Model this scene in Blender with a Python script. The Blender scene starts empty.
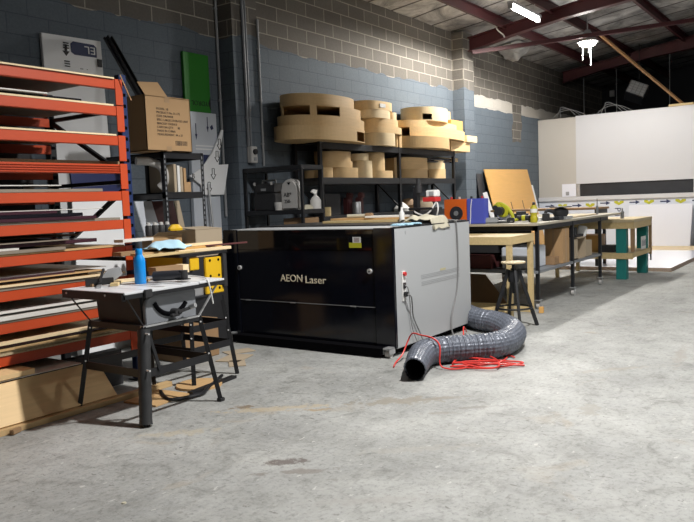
import bpy, bmesh, math, random
from mathutils import Vector, Matrix, noise as mnoise
random.seed(7)
S = bpy.context.scene
C = S.collection
PI = math.pi

# ------------------------------------------------------------------ materials
def mat(name, col, rough=.6, metal=0., var=.12, scale=6., bump=0., spec=.5, stretch=None, col2=None, coat=0.):
    m = bpy.data.materials.new(name); m.use_nodes = True
    nt = m.node_tree; n = nt.nodes; b = n['Principled BSDF']
    b.inputs['Roughness'].default_value = rough
    b.inputs['Metallic'].default_value = metal
    b.inputs['Specular IOR Level'].default_value = spec
    if coat: b.inputs['Coat Weight'].default_value = coat
    tc = n.new('ShaderNodeTexCoord'); mp = n.new('ShaderNodeMapping'); nz = n.new('ShaderNodeTexNoise')
    nz.inputs['Scale'].default_value = scale; nz.inputs['Detail'].default_value = 5
    if stretch: mp.inputs['Scale'].default_value = stretch
    nt.links.new(tc.outputs['Object'], mp.inputs['Vector']); nt.links.new(mp.outputs['Vector'], nz.inputs['Vector'])
    mx = n.new('ShaderNodeMix'); mx.data_type = 'RGBA'
    c1 = [max(0, c * (1 - var)) for c in col]; c2 = col2 or [min(1, c * (1 + var)) for c in col]
    mx.inputs['A'].default_value = (*c1, 1); mx.inputs['B'].default_value = (*c2, 1)
    nt.links.new(nz.outputs['Fac'], mx.inputs['Factor'])
    nt.links.new(mx.outputs['Result'], b.inputs['Base Color'])
    if bump:
        bp = n.new('ShaderNodeBump'); bp.inputs['Strength'].default_value = bump; bp.inputs['Distance'].default_value = .01
        nt.links.new(nz.outputs['Fac'], bp.inputs['Height']); nt.links.new(bp.outputs['Normal'], b.inputs['Normal'])
    return m

def emis(name, col, strength):
    m = bpy.data.materials.new(name); m.use_nodes = True
    b = m.node_tree.nodes['Principled BSDF']
    b.inputs['Base Color'].default_value = (.9, .9, .9, 1)
    b.inputs['Emission Color'].default_value = (*col, 1); b.inputs['Emission Strength'].default_value = strength
    return m

def wood(name, col, var=.2, rough=.55, axis='x'):
    st = {'x': (1, 14, 14), 'y': (14, 1, 14), 'z': (14, 14, 1)}[axis]
    return mat(name, col, rough, 0, var, 3.0, .05, .3, st)

def block_material():
    m = bpy.data.materials.new('painted blockwork'); m.use_nodes = True
    nt = m.node_tree; n = nt.nodes; L = nt.links.new; b = n['Principled BSDF']
    b.inputs['Roughness'].default_value = .8; b.inputs['Specular IOR Level'].default_value = .25
    tc = n.new('ShaderNodeTexCoord'); sp = n.new('ShaderNodeSeparateXYZ'); L(tc.outputs['Object'], sp.inputs[0])
    def math_(op, a, bb=None):
        q = n.new('ShaderNodeMath'); q.operation = op
        for i, v in enumerate((a, bb)):
            if v is None: continue
            if isinstance(v, (int, float)): q.inputs[i].default_value = v
            else: L(v, q.inputs[i])
        return q.outputs[0]
    u = math_('ADD', math_('ADD', sp.outputs['X'], sp.outputs['Y']), -8.084 - 6.75 + 45.0)
    v = math_('ADD', sp.outputs['Z'], -3.68 + 4.0)
    cb = n.new('ShaderNodeCombineXYZ'); L(u, cb.inputs[0]); L(v, cb.inputs[1])
    def brick(c1, c2, mo, msize):
        k = n.new('ShaderNodeTexBrick'); L(cb.outputs[0], k.inputs['Vector'])
        k.inputs['Scale'].default_value = 1; k.inputs['Brick Width'].default_value = .45; k.inputs['Row Height'].default_value = .2
        k.inputs['Mortar Size'].default_value = msize; k.inputs['Mortar Smooth'].default_value = .25; k.inputs['Bias'].default_value = 0
        k.inputs['Color1'].default_value = (*c1, 1); k.inputs['Color2'].default_value = (*c2, 1); k.inputs['Mortar'].default_value = (*mo, 1)
        return k
    raw = brick((.128, .117, .103), (.160, .147, .130), (.36, .335, .285), .008)
    pnt = brick((.119, .144, .170), (.130, .155, .182), (.083, .102, .125), .005)
    whi = brick((.50, .47, .42), (.56, .53, .48), (.46, .44, .40), .005)
    nz = n.new('ShaderNodeTexNoise'); nz.inputs['Scale'].default_value = 2.2; nz.inputs['Detail'].default_value = 6
    L(tc.outputs['Object'], nz.inputs['Vector'])
    edge = math_('MULTIPLY', math_('SUBTRACT', nz.outputs['Fac'], .5), .22)
    z = math_('ADD', sp.outputs['Z'], edge)
    fine = n.new('ShaderNodeTexNoise'); fine.inputs['Scale'].default_value = 45; fine.inputs['Detail'].default_value = 3
    L(tc.outputs['Object'], fine.inputs['Vector'])
    israw = math_('GREATER_THAN', z, 3.50)
    far = math_('GREATER_THAN', sp.outputs['X'], 13.99)
    band = math_('MULTIPLY', far, math_('GREATER_THAN', math_('ADD', sp.outputs['Z'], math_('MULTIPLY', edge, .4)), 3.25))
    # an unpainted patch on the far bay
    px = math_('LESS_THAN', math_('ABSOLUTE', math_('SUBTRACT', math_('ADD', sp.outputs['X'], math_('MULTIPLY', edge, 2.)), 16.88)), .27)
    pz = math_('GREATER_THAN', z, 2.6)
    patch = math_('MULTIPLY', px, pz)
    def mix(f, a, c):
        q = n.new('ShaderNodeMix'); q.data_type = 'RGBA'; L(f, q.inputs['Factor']); L(a, q.inputs['A']); L(c, q.inputs['B']); return q.outputs['Result']
    col = mix(band, pnt.outputs['Color'], whi.outputs['Color'])
    col = mix(patch, col, raw.outputs['Color'])
    col = mix(israw, col, raw.outputs['Color'])
    hv = n.new('ShaderNodeHueSaturation'); L(col, hv.inputs['Color'])
    L(math_('ADD', .8, math_('MULTIPLY', fine.outputs['Fac'], .4)), hv.inputs['Value'])
    L(hv.outputs['Color'], b.inputs['Base Color'])
    bp = n.new('ShaderNodeBump'); bp.inputs['Strength'].default_value = .5; bp.inputs['Distance'].default_value = .01
    L(math_('ADD', math_('MULTIPLY', raw.outputs['Fac'], -.6), math_('MULTIPLY', fine.outputs['Fac'], .35)), bp.inputs['Height']); L(bp.outputs['Normal'], b.inputs['Normal'])
    return m

def floor_material():
    m = bpy.data.materials.new('worn concrete'); m.use_nodes = True
    nt = m.node_tree; n = nt.nodes; L = nt.links.new; b = n['Principled BSDF']
    tc = n.new('ShaderNodeTexCoord')
    def noise(sc, det=6, dist=0., rough=.6, stretch=None):
        q = n.new('ShaderNodeTexNoise'); q.inputs['Scale'].default_value = sc; q.inputs['Detail'].default_value = det
        q.inputs['Distortion'].default_value = dist; q.inputs['Roughness'].default_value = rough
        if stretch:
            mp = n.new('ShaderNodeMapping'); mp.inputs['Scale'].default_value = stretch
            L(tc.outputs['Object'], mp.inputs['Vector']); L(mp.outputs['Vector'], q.inputs['Vector'])
        else: L(tc.outputs['Object'], q.inputs['Vector'])
        return q.outputs['Fac']
    def ramp(f, stops):
        q = n.new('ShaderNodeValToRGB'); e = q.color_ramp.elements
        while len(e) < len(stops): e.new(.5)
        for i, (p, c) in enumerate(stops): e[i].position = p; e[i].color = (*c, 1) if len(c) == 3 else c
        L(f, q.inputs[0]); return q.outputs[0]
    def mixc(f, a, c, mode='MIX'):
        q = n.new('ShaderNodeMix'); q.data_type = 'RGBA'; q.blend_type = mode
        if isinstance(f, float): q.inputs['Factor'].default_value = f
        else: L(f, q.inputs['Factor'])
        for s, v in (('A', a), ('B', c)):
            if isinstance(v, tuple): q.inputs[s].default_value = (*v, 1)
            else: L(v, q.inputs[s])
        return q.outputs['Result']
    base = ramp(noise(1.3, 9, .4, .68), [(.28, (.265, .270, .262)), (.52, (.375, .380, .368)), (.74, (.485, .490, .472))])
    blot = ramp(noise(4.5, 10, .6, .72), [(.28, (.48, .48, .465)), (.44, (.90, .90, .885)), (.6, (1, 1, 1)), (1, (1.08, 1.08, 1.06))])
    col = mixc(.9, base, blot, 'MULTIPLY')
    mid = ramp(noise(14, 8, .4, .75), [(.30, (.56, .56, .55)), (.47, (.97, .97, .97)), (1, (1.06, 1.06, 1.05))])
    col = mixc(.8, col, mid, 'MULTIPLY')
    grit = ramp(noise(38, 4, 0, .7), [(.30, (.58, .58, .57)), (.48, (1, 1, 1)), (1, (1.04, 1.04, 1.04))])
    col = mixc(.8, col, grit, 'MULTIPLY')
    spots = ramp(noise(9, 3, .3, .5), [(.68, (0, 0, 0)), (.73, (1, 1, 1))])
    col = mixc(mixc(.55, (0., 0., 0.), spots), col, (.20, .19, .175))
    fl = ramp(noise(16, 3, .2, .55, (1.6, .8, 1)), [(.685, (0, 0, 0)), (.70, (1, 1, 1))])
    col = mixc(mixc(.7, (0., 0., 0.), fl), col, (.13, .125, .115))
    fl2 = ramp(noise(19, 3, .3, .55, (.7, 1.5, 1)), [(.29, (1, 1, 1)), (.315, (0, 0, 0))])
    col = mixc(mixc(.4, (0., 0., 0.), fl2), col, (.70, .69, .66))
    rust = ramp(noise(2.1, 4, .8, .55), [(.64, (0, 0, 0)), (.74, (1, 1, 1))])
    col = mixc(mixc(.35, (0., 0., 0.), rust), col, (.34, .27, .18))
    scr = ramp(noise(7, 4, .2, .5, (.16, 2.6, 1)), [(.60, (0, 0, 0)), (.68, (1, 1, 1))])
    col = mixc(mixc(.10, (0., 0., 0.), scr), col, (.62, .61, .57))
    vor = n.new('ShaderNodeTexVoronoi'); vor.feature = 'DISTANCE_TO_EDGE'; vor.inputs['Scale'].default_value = .33
    wv = n.new('ShaderNodeVectorMath'); wv.operation = 'ADD'; nn = n.new('ShaderNodeTexNoise'); nn.inputs['Scale'].default_value = 1.8; nn.inputs['Detail'].default_value = 6
    L(tc.outputs['Object'], nn.inputs['Vector']); L(tc.outputs['Object'], wv.inputs[0]); L(nn.outputs['Color'], wv.inputs[1]); L(wv.outputs[0], vor.inputs['Vector'])
    crack = ramp(vor.outputs['Distance'], [(.0, (1, 1, 1)), (.006, (0, 0, 0))])
    col = mixc(mixc(.30, (0., 0., 0.), crack), col, (.2, .2, .19))
    # the individual oil and rust stains of this floor
    sp = n.new('ShaderNodeSeparateXYZ'); L(tc.outputs['Object'], sp.inputs[0])
    def M(op, a, bb=None):
        q = n.new('ShaderNodeMath'); q.operation = op
        for i, v in enumerate((a, bb)):
            if v is None: continue
            if isinstance(v, (int, float)): q.inputs[i].default_value = v
            else: L(v, q.inputs[i])
        return q.outputs[0]
    wob = n.new('ShaderNodeTexNoise'); wob.inputs['Scale'].default_value = 13; wob.inputs['Detail'].default_value = 9; wob.inputs['Roughness'].default_value = .7; L(tc.outputs['Object'], wob.inputs['Vector'])
    def stain(col, x, y, rx, ry, c, amt, rot=0.):
        dx = M('SUBTRACT', sp.outputs['X'], x); dy = M('SUBTRACT', sp.outputs['Y'], y); ca, sa = math.cos(rot), math.sin(rot)
        ux = M('DIVIDE', M('ADD', M('MULTIPLY', dx, ca), M('MULTIPLY', dy, sa)), rx); uy = M('DIVIDE', M('SUBTRACT', M('MULTIPLY', dy, ca), M('MULTIPLY', dx, sa)), ry)
        d = M('ADD', M('SQRT', M('ADD', M('MULTIPLY', ux, ux), M('MULTIPLY', uy, uy))), M('MULTIPLY', M('SUBTRACT', wob.outputs['Fac'], .5), 5.0))
        f = ramp(d, [(.55, (amt, amt, amt)), (1.0, (0., 0., 0.))])
        return mixc(f, col, c)
    for a in STAINS: col = stain(col, *a)
    L(col, b.inputs['Base Color'])
    b.inputs['Specular IOR Level'].default_value = .35
    rr = n.new('ShaderNodeMapRange'); rr.inputs['To Min'].default_value = .45; rr.inputs['To Max'].default_value = .8; L(noise(3, 6), rr.inputs['Value']); L(rr.outputs[0], b.inputs['Roughness'])
    bp = n.new('ShaderNodeBump'); bp.inputs['Strength'].default_value = .25; bp.inputs['Distance'].default_value = .01
    L(noise(30, 6), bp.inputs['Height']); L(bp.outputs['Normal'], b.inputs['Normal'])
    return m
STAINS = [(3.44, 3.33, .085, .05, (.19, .14, .09), .85, -.9), (3.52, 3.10, .40, .06, (.46, .38, .26), .6, -.85), (3.62, 2.86, .12, .03, (.36, .26, .14), .7, -.9),
          (4.06, 2.46, .30, .10, (.25, .23, .19), .85, -.95), (4.2, 2.30, .28, .04, (.24, .22, .19), .6, -.9), (4.16, 1.95, .18, .03, (.2, .19, .17), .7, -.9), (3.93, 2.10, .12, .03, (.26, .24, .21), .6, -.95),
          (2.80, 2.40, .14, .05, (.14, .12, .11), .9, -.9), (2.72, 2.27, .2, .035, (.2, .18, .16), .7, -.9), (4.42, 1.33, .16, .06, (.30, .29, .26), .8, .3), (5.5, 1.5, .35, .05, (.32, .30, .26), .6, -.8),
          (2.85, 3.30, .25, .06, (.44, .38, .27), .5, -.8), (6.2, 1.15, .45, .05, (.30, .28, .25), .6, .1), (3.3, 1.9, .4, .05, (.33, .32, .29), .5, -.9), (2.62, 1.75, .3, .05, (.34, .33, .31), .5, -.9)]

def foil_material():
    m = bpy.data.materials.new('sagging silver roof foil'); m.use_nodes = True
    nt = m.node_tree; n = nt.nodes; L = nt.links.new; b = n['Principled BSDF']
    b.inputs['Metallic'].default_value = .5; b.inputs['Roughness'].default_value = .42
    tc = n.new('ShaderNodeTexCoord')
    nz = n.new('ShaderNodeTexNoise'); nz.inputs['Scale'].default_value = 1.5; nz.inputs['Detail'].default_value = 9; nz.inputs['Roughness'].default_value = .7; nz.inputs['Distortion'].default_value = .8
    L(tc.outputs['Object'], nz.inputs['Vector'])
    r = n.new('ShaderNodeValToRGB'); r.color_ramp.elements[0].color = (.10, .10, .11, 1); r.color_ramp.elements[1].color = (.85, .85, .83, 1)  # pale end of the ramp paints the foil's highlights into its colour
    r.color_ramp.elements[0].position = .3; r.color_ramp.elements[1].position = .7
    L(nz.outputs['Fac'], r.inputs[0])
    w = n.new('ShaderNodeTexWave'); w.bands_direction = 'X'; w.inputs['Scale'].default_value = .42; w.inputs['Distortion'].default_value = .6; w.inputs['Detail'].default_value = 2
    L(tc.outputs['Object'], w.inputs['Vector'])
    r2 = n.new('ShaderNodeValToRGB'); r2.color_ramp.elements[0].color = (.07, .05, .05, 1); r2.color_ramp.elements[1].color = (1, 1, 1, 1)
    r2.color_ramp.elements[0].position = .004; r2.color_ramp.elements[1].position = .03
    L(w.outputs['Fac'], r2.inputs[0])
    mx = n.new('ShaderNodeMix'); mx.data_type = 'RGBA'; mx.blend_type = 'MULTIPLY'; mx.inputs['Factor'].default_value = 1
    L(r.outputs[0], mx.inputs['A']); L(r2.outputs[0], mx.inputs['B']); L(mx.outputs['Result'], b.inputs['Base Color'])
    bp = n.new('ShaderNodeBump'); bp.inputs['Strength'].default_value = .9; bp.inputs['Distance'].default_value = .10
    L(nz.outputs['Fac'], bp.inputs['Height']); L(bp.outputs['Normal'], b.inputs['Normal'])
    return m

def print_card(name, base, ink, scale, thr):
    m = mat(name, base, .6, 0, .05)
    return m

M = {
 'block': block_material(), 'foil': foil_material(),
 'maroon': mat('maroon steel', (.075, .017, .020), .5, .1, .25, 3),
 'dark_steel': mat('dark back wall steel', (.012, .014, .022), .6, .2, .3, 2),
 'white_panel': mat('white panel', (.60, .60, .62), .45, 0, .04, .8),
 'cool_panel': mat('bluish film on white panel', (.70, .74, .83), .4, 0, .04, .8),
 'cream_panel': mat('cream panel', (.50, .47, .425), .5, 0, .05, .9),
 'white_sheet': mat('glossy white sheet', (.80, .82, .90), .15, 0, .03, 1),
 'charcoal': mat('charcoal recess', (.028, .030, .036), .35, 0, .3, 4),
 'orange': mat('orange rack paint', (.50, .062, .014), .42, .0, .10, 5),
 'blue': mat('blue rack paint', (.011, .026, .095), .4, 0, .15, 5),
 'black': mat('black powder coat', (.013, .0135, .016), .45, .1, .3, 8),
 'black_soft': mat('black plastic', (.020, .020, .022), .6, 0, .3, 10),
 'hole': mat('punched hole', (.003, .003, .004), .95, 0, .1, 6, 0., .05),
 'glass_black': mat('smoked lid glass', (.006, .006, .007), .06, 0, .2, 3, 0, .5),
 'mach_black': mat('gloss black machine panel', (.0045, .0055, .010), .13, 0, .12, 3),
 'mach_grey': mat('pale grey machine steel', (.43, .445, .455), .42, .05, .03, 2),
 'mach_ventl': mat('pale vent slots', (.33, .34, .35), .5, 0, .05),
 'mach_vent': mat('grey vent slots', (.30, .31, .32), .5, 0, .05),
 'chrome': mat('chrome', (.8, .8, .8), .25, .45, .05),
 'gold': mat('pale gold lettering', (.86, .77, .58), .35, .1, .1),
 'steel': mat('galvanised steel', (.55, .56, .57), .4, .7, .15, 8),
 'saw_grey': mat('saw housing grey', (.200, .212, .230), .5, 0, .08, 5),
 'saw_top': mat('scuffed alloy saw top', (.72, .74, .76), .42, .15, .12, 9),
 'tape': mat('black taped leg', (.030, .031, .033), .5, 0, .4, 14, .2),
 'bottle_blue': mat('blue bottle enamel', (.004, .26, .72), .35, 0, .06, 3),
 'ply': wood('pale plywood', (.58, .40, .20), .12),
 'ply2': wood('honey plywood', (.74, .53, .28), .14),
 'ply3': wood('bleached plywood', (.80, .64, .40), .12),
 'prop': wood('old brown timber', (.34, .19, .085), .2),
 'plate': mat('faded plate', (.46, .42, .25), .5, 0, .1),
 'pine': wood('pine timber', (.60, .46, .235), .2),
 'mdf': mat('brown board', (.30, .185, .095), .65, 0, .15, 10),
 'tan_sheet': wood('tan ply sheet', (.55, .355, .17), .16),
 'orange_ply': wood('orange toned ply', (.70, .40, .13), .10, .4, 'x'),
 'card': mat('cardboard', (.44, .275, .135), .75, 0, .07, 3),
 'card_dark': mat('shaded cardboard', (.40, .25, .125), .75, 0, .08, 3),
 'card_pale': mat('pale cardboard', (.42, .34, .24), .75, 0, .08, 3),
 'tape_clear': mat('brown parcel tape', (.38, .25, .14), .3, 0, .05),
 'ink': mat('black print', (.015, .015, .018), .6, 0, .05),
 'white_print': mat('white print', (.75, .75, .75), .5, 0, .03),
 'foam': mat('white foam board', (.88, .89, .90), .6, 0, .04, 3),
 'foil_scrap': mat('torn foil', (.40, .40, .39), .4, .4, .5, 9, .6),
 'foam_cool': mat('silver faced foam', (.62, .66, .72), .5, .1, .06, 3),
 'navy_panel': mat('navy panel', (.012, .018, .085), .5, 0, .15),
 'navy_print': mat('navy print', (.025, .035, .10), .5, 0, .1),
 'green_board': mat('green board', (.022, .215, .016), .5, 0, .10, 2),
 'teal': mat('teal painted timber', (.012, .20, .185), .5, 0, .12, 6, 0, .5, (6, 6, 1)),
 'bench_top': wood('grey stained bench top', (.42, .38, .30), .2),
 'pale_bench': wood('worn pine bench top', (.56, .46, .29), .2),
 'hose': mat('grey duct fabric', (.135, .150, .185), .36, .15, .5, 30, .5),
 'hose_in': mat('duct lining', (.010, .011, .013), .8, 0, .3),
 'red_hose': mat('red air line', (.72, .050, .040), .35, 0, .1),
 'grey_cable': mat('grey cable', (.20, .20, .20), .5, 0, .1),
 'red': mat('red plastic', (.55, .03, .03), .45, 0, .1),
 'dark_red': mat('maroon panel', (.11, .032, .032), .5, 0, .15),
 'yellow': mat('yellow plastic', (.70, .43, .012), .4, 0, .08),
 'lime': mat('lime yellow', (.50, .50, .03), .4, 0, .1),
 'bottle_yellow': mat('yellow bottle', (.45, .40, .025), .35, 0, .1),
 'lblue': mat('light blue cloth', (.40, .62, .74), .8, 0, .12, 8),
 'cream_cloth': mat('cream cloth', (.46, .43, .33), .85, 0, .15, 12),
 'orange_box': mat('orange enclosure', (.68, .13, .018), .45, 0, .08),
 'blue_box': mat('violet blue enclosure', (.085, .11, .52), .45, 0, .08),
 'jug': mat('translucent white plastic', (.55, .54, .52), .5, 0, .06),
 'paper': mat('white paper', (.72, .72, .70), .7, 0, .05),
 'acrylic': mat('black acrylic', (.012, .011, .016), .12, 0, .3),
 'plum': mat('dark plum acrylic', (.055, .022, .032), .2, 0, .3),
 'grey_board': mat('grey brown board', (.24, .20, .155), .6, 0, .2, 6),
 'white_edge': mat('white board', (.68, .66, .62), .5, 0, .06),
 'chip': mat('chipboard edge', (.46, .37, .23), .8, 0, .45, 60),
 'lamp': emis('lit tube', (1., .97, .90), 26.), 'bay': emis('lit bay lens', (1., .96, .88), 30.),
 'concrete': None, 'grey_block': mat('grey block wall', (.16, .16, .155), .8, 0, .12, 3),
}
M['concrete'] = floor_material()

# ------------------------------------------------------------------ mesh builder
class MB:
    def __init__(s): s.v = []; s.f = []
    def add(s, vs, fs):
        k = len(s.v); s.v += [tuple(p) for p in vs]; s.f += [tuple(i + k for i in f) for f in fs]; return s
    def box(s, x0, y0, z0, x1, y1, z1):
        x0, x1 = min(x0, x1), max(x0, x1); y0, y1 = min(y0, y1), max(y0, y1); z0, z1 = min(z0, z1), max(z0, z1)
        v = [(x0,y0,z0),(x1,y0,z0),(x1,y1,z0),(x0,y1,z0),(x0,y0,z1),(x1,y0,z1),(x1,y1,z1),(x0,y1,z1)]
        return s.add(v, [(3,2,1,0),(4,5,6,7),(0,1,5,4),(1,2,6,5),(2,3,7,6),(3,0,4,7)])
    def obox(s, c, dims, rz=0., rx=0., ry=0.):
        R = Matrix.Rotation(rz, 3, 'Z') @ Matrix.Rotation(ry, 3, 'Y') @ Matrix.Rotation(rx, 3, 'X')
        hx, hy, hz = (d / 2 for d in dims); c = Vector(c)
        v = [c + R @ Vector(p) for p in [(-hx,-hy,-hz),(hx,-hy,-hz),(hx,hy,-hz),(-hx,hy,-hz),(-hx,-hy,hz),(hx,-hy,hz),(hx,hy,hz),(-hx,hy,hz)]]
        return s.add(v, [(3,2,1,0),(4,5,6,7),(0,1,5,4),(1,2,6,5),(2,3,7,6),(3,0,4,7)])
    def bar(s, p, q, w, h, up=(0, 0, 1)):
        p = Vector(p); q = Vector(q); d = (q - p).normalized(); u = Vector(up)
        if abs(d.dot(u)) > .98: u = Vector((0, 1, 0))
        a = d.cross(u).normalized(); b = a.cross(d).normalized()
        v = []
        for o in (p, q):
            for (i, j) in ((-1,-1),(1,-1),(1,1),(-1,1)): v.append(o + a * (i * w / 2) + b * (j * h / 2))
        return s.add(v, [(3,2,1,0),(4,5,6,7),(0,1,5,4),(1,2,6,5),(2,3,7,6),(3,0,4,7)])
    def cyl(s, p, q, r, r2=None, n=16):
        return s.tube([p, q], r, n, r2)
    def tube(s, pts, r, n=8, r2=None, caps=True):
        pts = [Vector(p) for p in pts]; N = len(pts)
        rs = r if isinstance(r, list) else [r + ((r2 if r2 is not None else r) - r) * i / max(1, N - 1) for i in range(N)]
        t0 = (pts[1] - pts[0]).normalized(); u = Vector((0, 0, 1)) if abs(t0.z) < .9 else Vector((1, 0, 0))
        a = t0.cross(u).normalized(); vs = []
        for i, p in enumerate(pts):
            t = (pts[min(i + 1, N - 1)] - pts[max(i - 1, 0)]).normalized()
            a = (a - t * a.dot(t)).normalized(); b = t.cross(a)
            for k in range(n):
                an = 2 * PI * k / n; vs.append(p + (a * math.cos(an) + b * math.sin(an)) * rs[i])
        fs = [(i*n+k, i*n+(k+1)%n, (i+1)*n+(k+1)%n, (i+1)*n+k) for i in range(N-1) for k in range(n)]
        if caps: fs += [tuple(range(n))[::-1], tuple((N-1)*n + k for k in range(n))]
        return s.add(vs, fs)
    def prism(s, poly, ext):
        n = len(poly); e = Vector(ext); P = [Vector(p) for p in poly]
        return s.add(P + [p + e for p in P], [tuple(range(n))[::-1], tuple(range(n, 2*n))] + [(i, (i+1)%n, n+(i+1)%n, n+i) for i in range(n)])
    def lathe(s, c, prof, n=24, sx=1., sy=1.):
        cx, cy, cz = c; vs = []; N = len(prof)
        for (r, z) in prof:
            for k in range(n):
                a = 2*PI*k/n; vs.append((cx + r*sx*math.cos(a), cy + r*sy*math.sin(a), cz + z))
        fs = [(i*n+k, i*n+(k+1)%n, (i+1)*n+(k+1)%n, (i+1)*n+k) for i in range(N-1) for k in range(n)]
        fs += [tuple(range(n))[::-1], tuple((N-1)*n + k for k in range(n))]
        return s.add(vs, fs)
    def rot(s, c, rz=0., rx=0., ry=0., start=0):
        c = Vector(c); R = Matrix.Rotation(rz, 3, 'Z') @ Matrix.Rotation(ry, 3, 'Y') @ Matrix.Rotation(rx, 3, 'X')
        s.v[start:] = [tuple(c + R @ (Vector(p) - c)) for p in s.v[start:]]; return s

def smooth_path(pts, n=12, closed=False):
    P = [Vector(p) for p in pts]; out = []
    N = len(P)
    for i in range(N - 1):
        p0, p1, p2, p3 = P[max(i-1,0)], P[i], P[i+1], P[min(i+2,N-1)]
        for k in range(n):
            t = k / n
            out.append(.5*((2*p1)+(-p0+p2)*t+(2*p0-5*p1+4*p2-p3)*t*t+(-p0+3*p1-3*p2+p3)*t**3))
    out.append(P[-1]); return out

def build(name, mb, m, parent=None, origin=None, bevel=0., smooth=True, angle=35, label=None):
    if parent is not None and origin is None:
        r = parent
        while r.parent: r = r.parent
        origin = r.location
    o0 = Vector(origin) if origin is not None else Vector((0, 0, 0))
    me = bpy.data.meshes.new(name)
    me.from_pydata([tuple(Vector(p) - o0) for p in mb.v], [], mb.f)
    bm = bmesh.new(); bm.from_mesh(me)
    bmesh.ops.recalc_face_normals(bm, faces=bm.faces)
    if bevel:
        es = [e for e in bm.edges if len(e.link_faces) == 2 and e.calc_face_angle(0) > math.radians(40)]
        bmesh.ops.bevel(bm, geom=es, offset=bevel, segments=2, affect='EDGES', clamp_overlap=True)
    bm.to_mesh(me); bm.free()
    if smooth:
        for p in me.polygons: p.use_smooth = True
        me.set_sharp_from_angle(angle=math.radians(angle))
    me.materials.append(m)
    o = bpy.data.objects.new(name, me); C.objects.link(o)
    if parent is not None: o.parent = parent
    else: o.location = o0
    if label: o['label'] = label
    return o

def centre(mb):
    xs, ys, zs = zip(*mb.v); return ((min(xs)+max(xs))/2, (min(ys)+max(ys))/2, min(zs))

def thing(name, label, cat, loc, group=None):
    o = bpy.data.objects.new(name, None); C.objects.link(o); o.location = loc; o.empty_display_size = .1
    o['label'] = label; o['category'] = cat
    if group: o['group'] = group
    return o

def single(name, mb, m, label, cat, group=None, bevel=0., smooth=True, angle=35, kind=None):
    o = build(name, mb, m, None, centre(mb), bevel, smooth, angle)
    o['label'] = label; o['category'] = cat
    if group: o['group'] = group
    if kind: o['kind'] = kind
    return o

def struct(name, mb, m, label=None, parent=None, bevel=0.):
    o = build(name, mb, m, parent, (0, 0, 0), bevel)
    if parent is None: o['kind'] = 'structure'
    if label: o['label'] = label
    return o

def text(name, s, size, origin, right, up, m, parent=None, depth=.0015, align='CENTER', label=None, fit=None):
    """raised or printed lettering lying in the plane spanned by right and up"""
    cu = bpy.data.curves.new(name, 'FONT'); cu.body = s; cu.size = size; cu.extrude = depth; cu.align_x = align; cu.align_y = 'CENTER'; cu.resolution_u = 3
    t = bpy.data.objects.new(name, cu); C.objects.link(t)
    bpy.context.view_layer.update()
    me = bpy.data.meshes.new_from_object(t.evaluated_get(bpy.context.evaluated_depsgraph_get()))
    bpy.data.objects.remove(t)
    r = Vector(right).normalized(); u = Vector(up).normalized(); w = r.cross(u)
    mw = Matrix(((r.x,u.x,w.x,origin[0]),(r.y,u.y,w.y,origin[1]),(r.z,u.z,w.z,origin[2]),(0,0,0,1)))
    o0 = Vector((0,0,0))
    if parent is not None:
        q = parent
        while q.parent: q = q.parent
        o0 = q.location
    if fit:
        xs = [v.co.x for v in me.vertices]; ys = [v.co.y for v in me.vertices]
        me.transform(Matrix.Diagonal((fit[0] / (max(xs) - min(xs)), fit[1] / (max(ys) - min(ys)), 1, 1)) @ Matrix.Translation((-(max(xs) + min(xs)) / 2, -(max(ys) + min(ys)) / 2, 0)))
    me.transform(Matrix.Translation(-o0) @ mw)
    me.materials.clear(); me.materials.append(m)
    o = bpy.data.objects.new(name, me); C.objects.link(o)
    if parent is not None: o.parent = parent
    if label: o['label'] = label
    return o

# ================================================================== THE SETTING
struct('floor', MB().box(-6, -9, -.1, 24, 6.95, 0), M['concrete'], 'worn grey concrete workshop floor with stains')
struct('wall_left', MB().box(-6, 6.75, 0, 24, 6.95, 4.72), M['block'], 'block wall, blue grey paint below bare blocks')
for x in (6.9, 13.5):
    struct('pilaster', MB().box(x, 6.5, 0, x + .47, 6.76, 4.62), M['block'], 'block pier standing out of the block wall')
struct('wall_back', MB().box(24, -9, 0, 24.2, 6.95, 6), M['dark_steel'], 'dark far end wall above the white partition')
struct('wall_right', MB().box(-6, -9.2, 0, 24, -9, 4.75), M['grey_block'])
struct('wall_front', MB().box(-6.2, -9, 0, -6, 6.95, 6), M['grey_block'])

def roof_z(y): return 4.65 + .13 * (6.75 - y) if y > -1.1 else 4.65 + .13 * 7.85 - .13 * (-1.1 - y)
mb = MB(); NX, NY = 150, 40; ys = [6.95 - 16 * j / NY for j in range(NY + 1)]
for i in range(NX + 1):
    for y in ys:
        x = -6 + 30 * i / NX
        mb.v.append((x, y, roof_z(y) + .03 * mnoise.noise(Vector((x * 1.7, y * .9, 0))) - .015))
mb.f = [(i*(NY+1)+j, (i+1)*(NY+1)+j, (i+1)*(NY+1)+j+1, i*(NY+1)+j+1) for i in range(NX) for j in range(NY)]
k = len(mb.v); mb.add([(-6, 6.95, 4.95), (24, 6.95, 4.95), (24, -1.1, 6.0), (-6, -1.1, 6.0), (-6, -9.05, 4.95), (24, -9.05, 4.95)], [(0, 1, 2, 3), (3, 2, 5, 4)])
struct('ceiling', mb, M['foil'], 'sloping roof lined with sagging silver foil')

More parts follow.
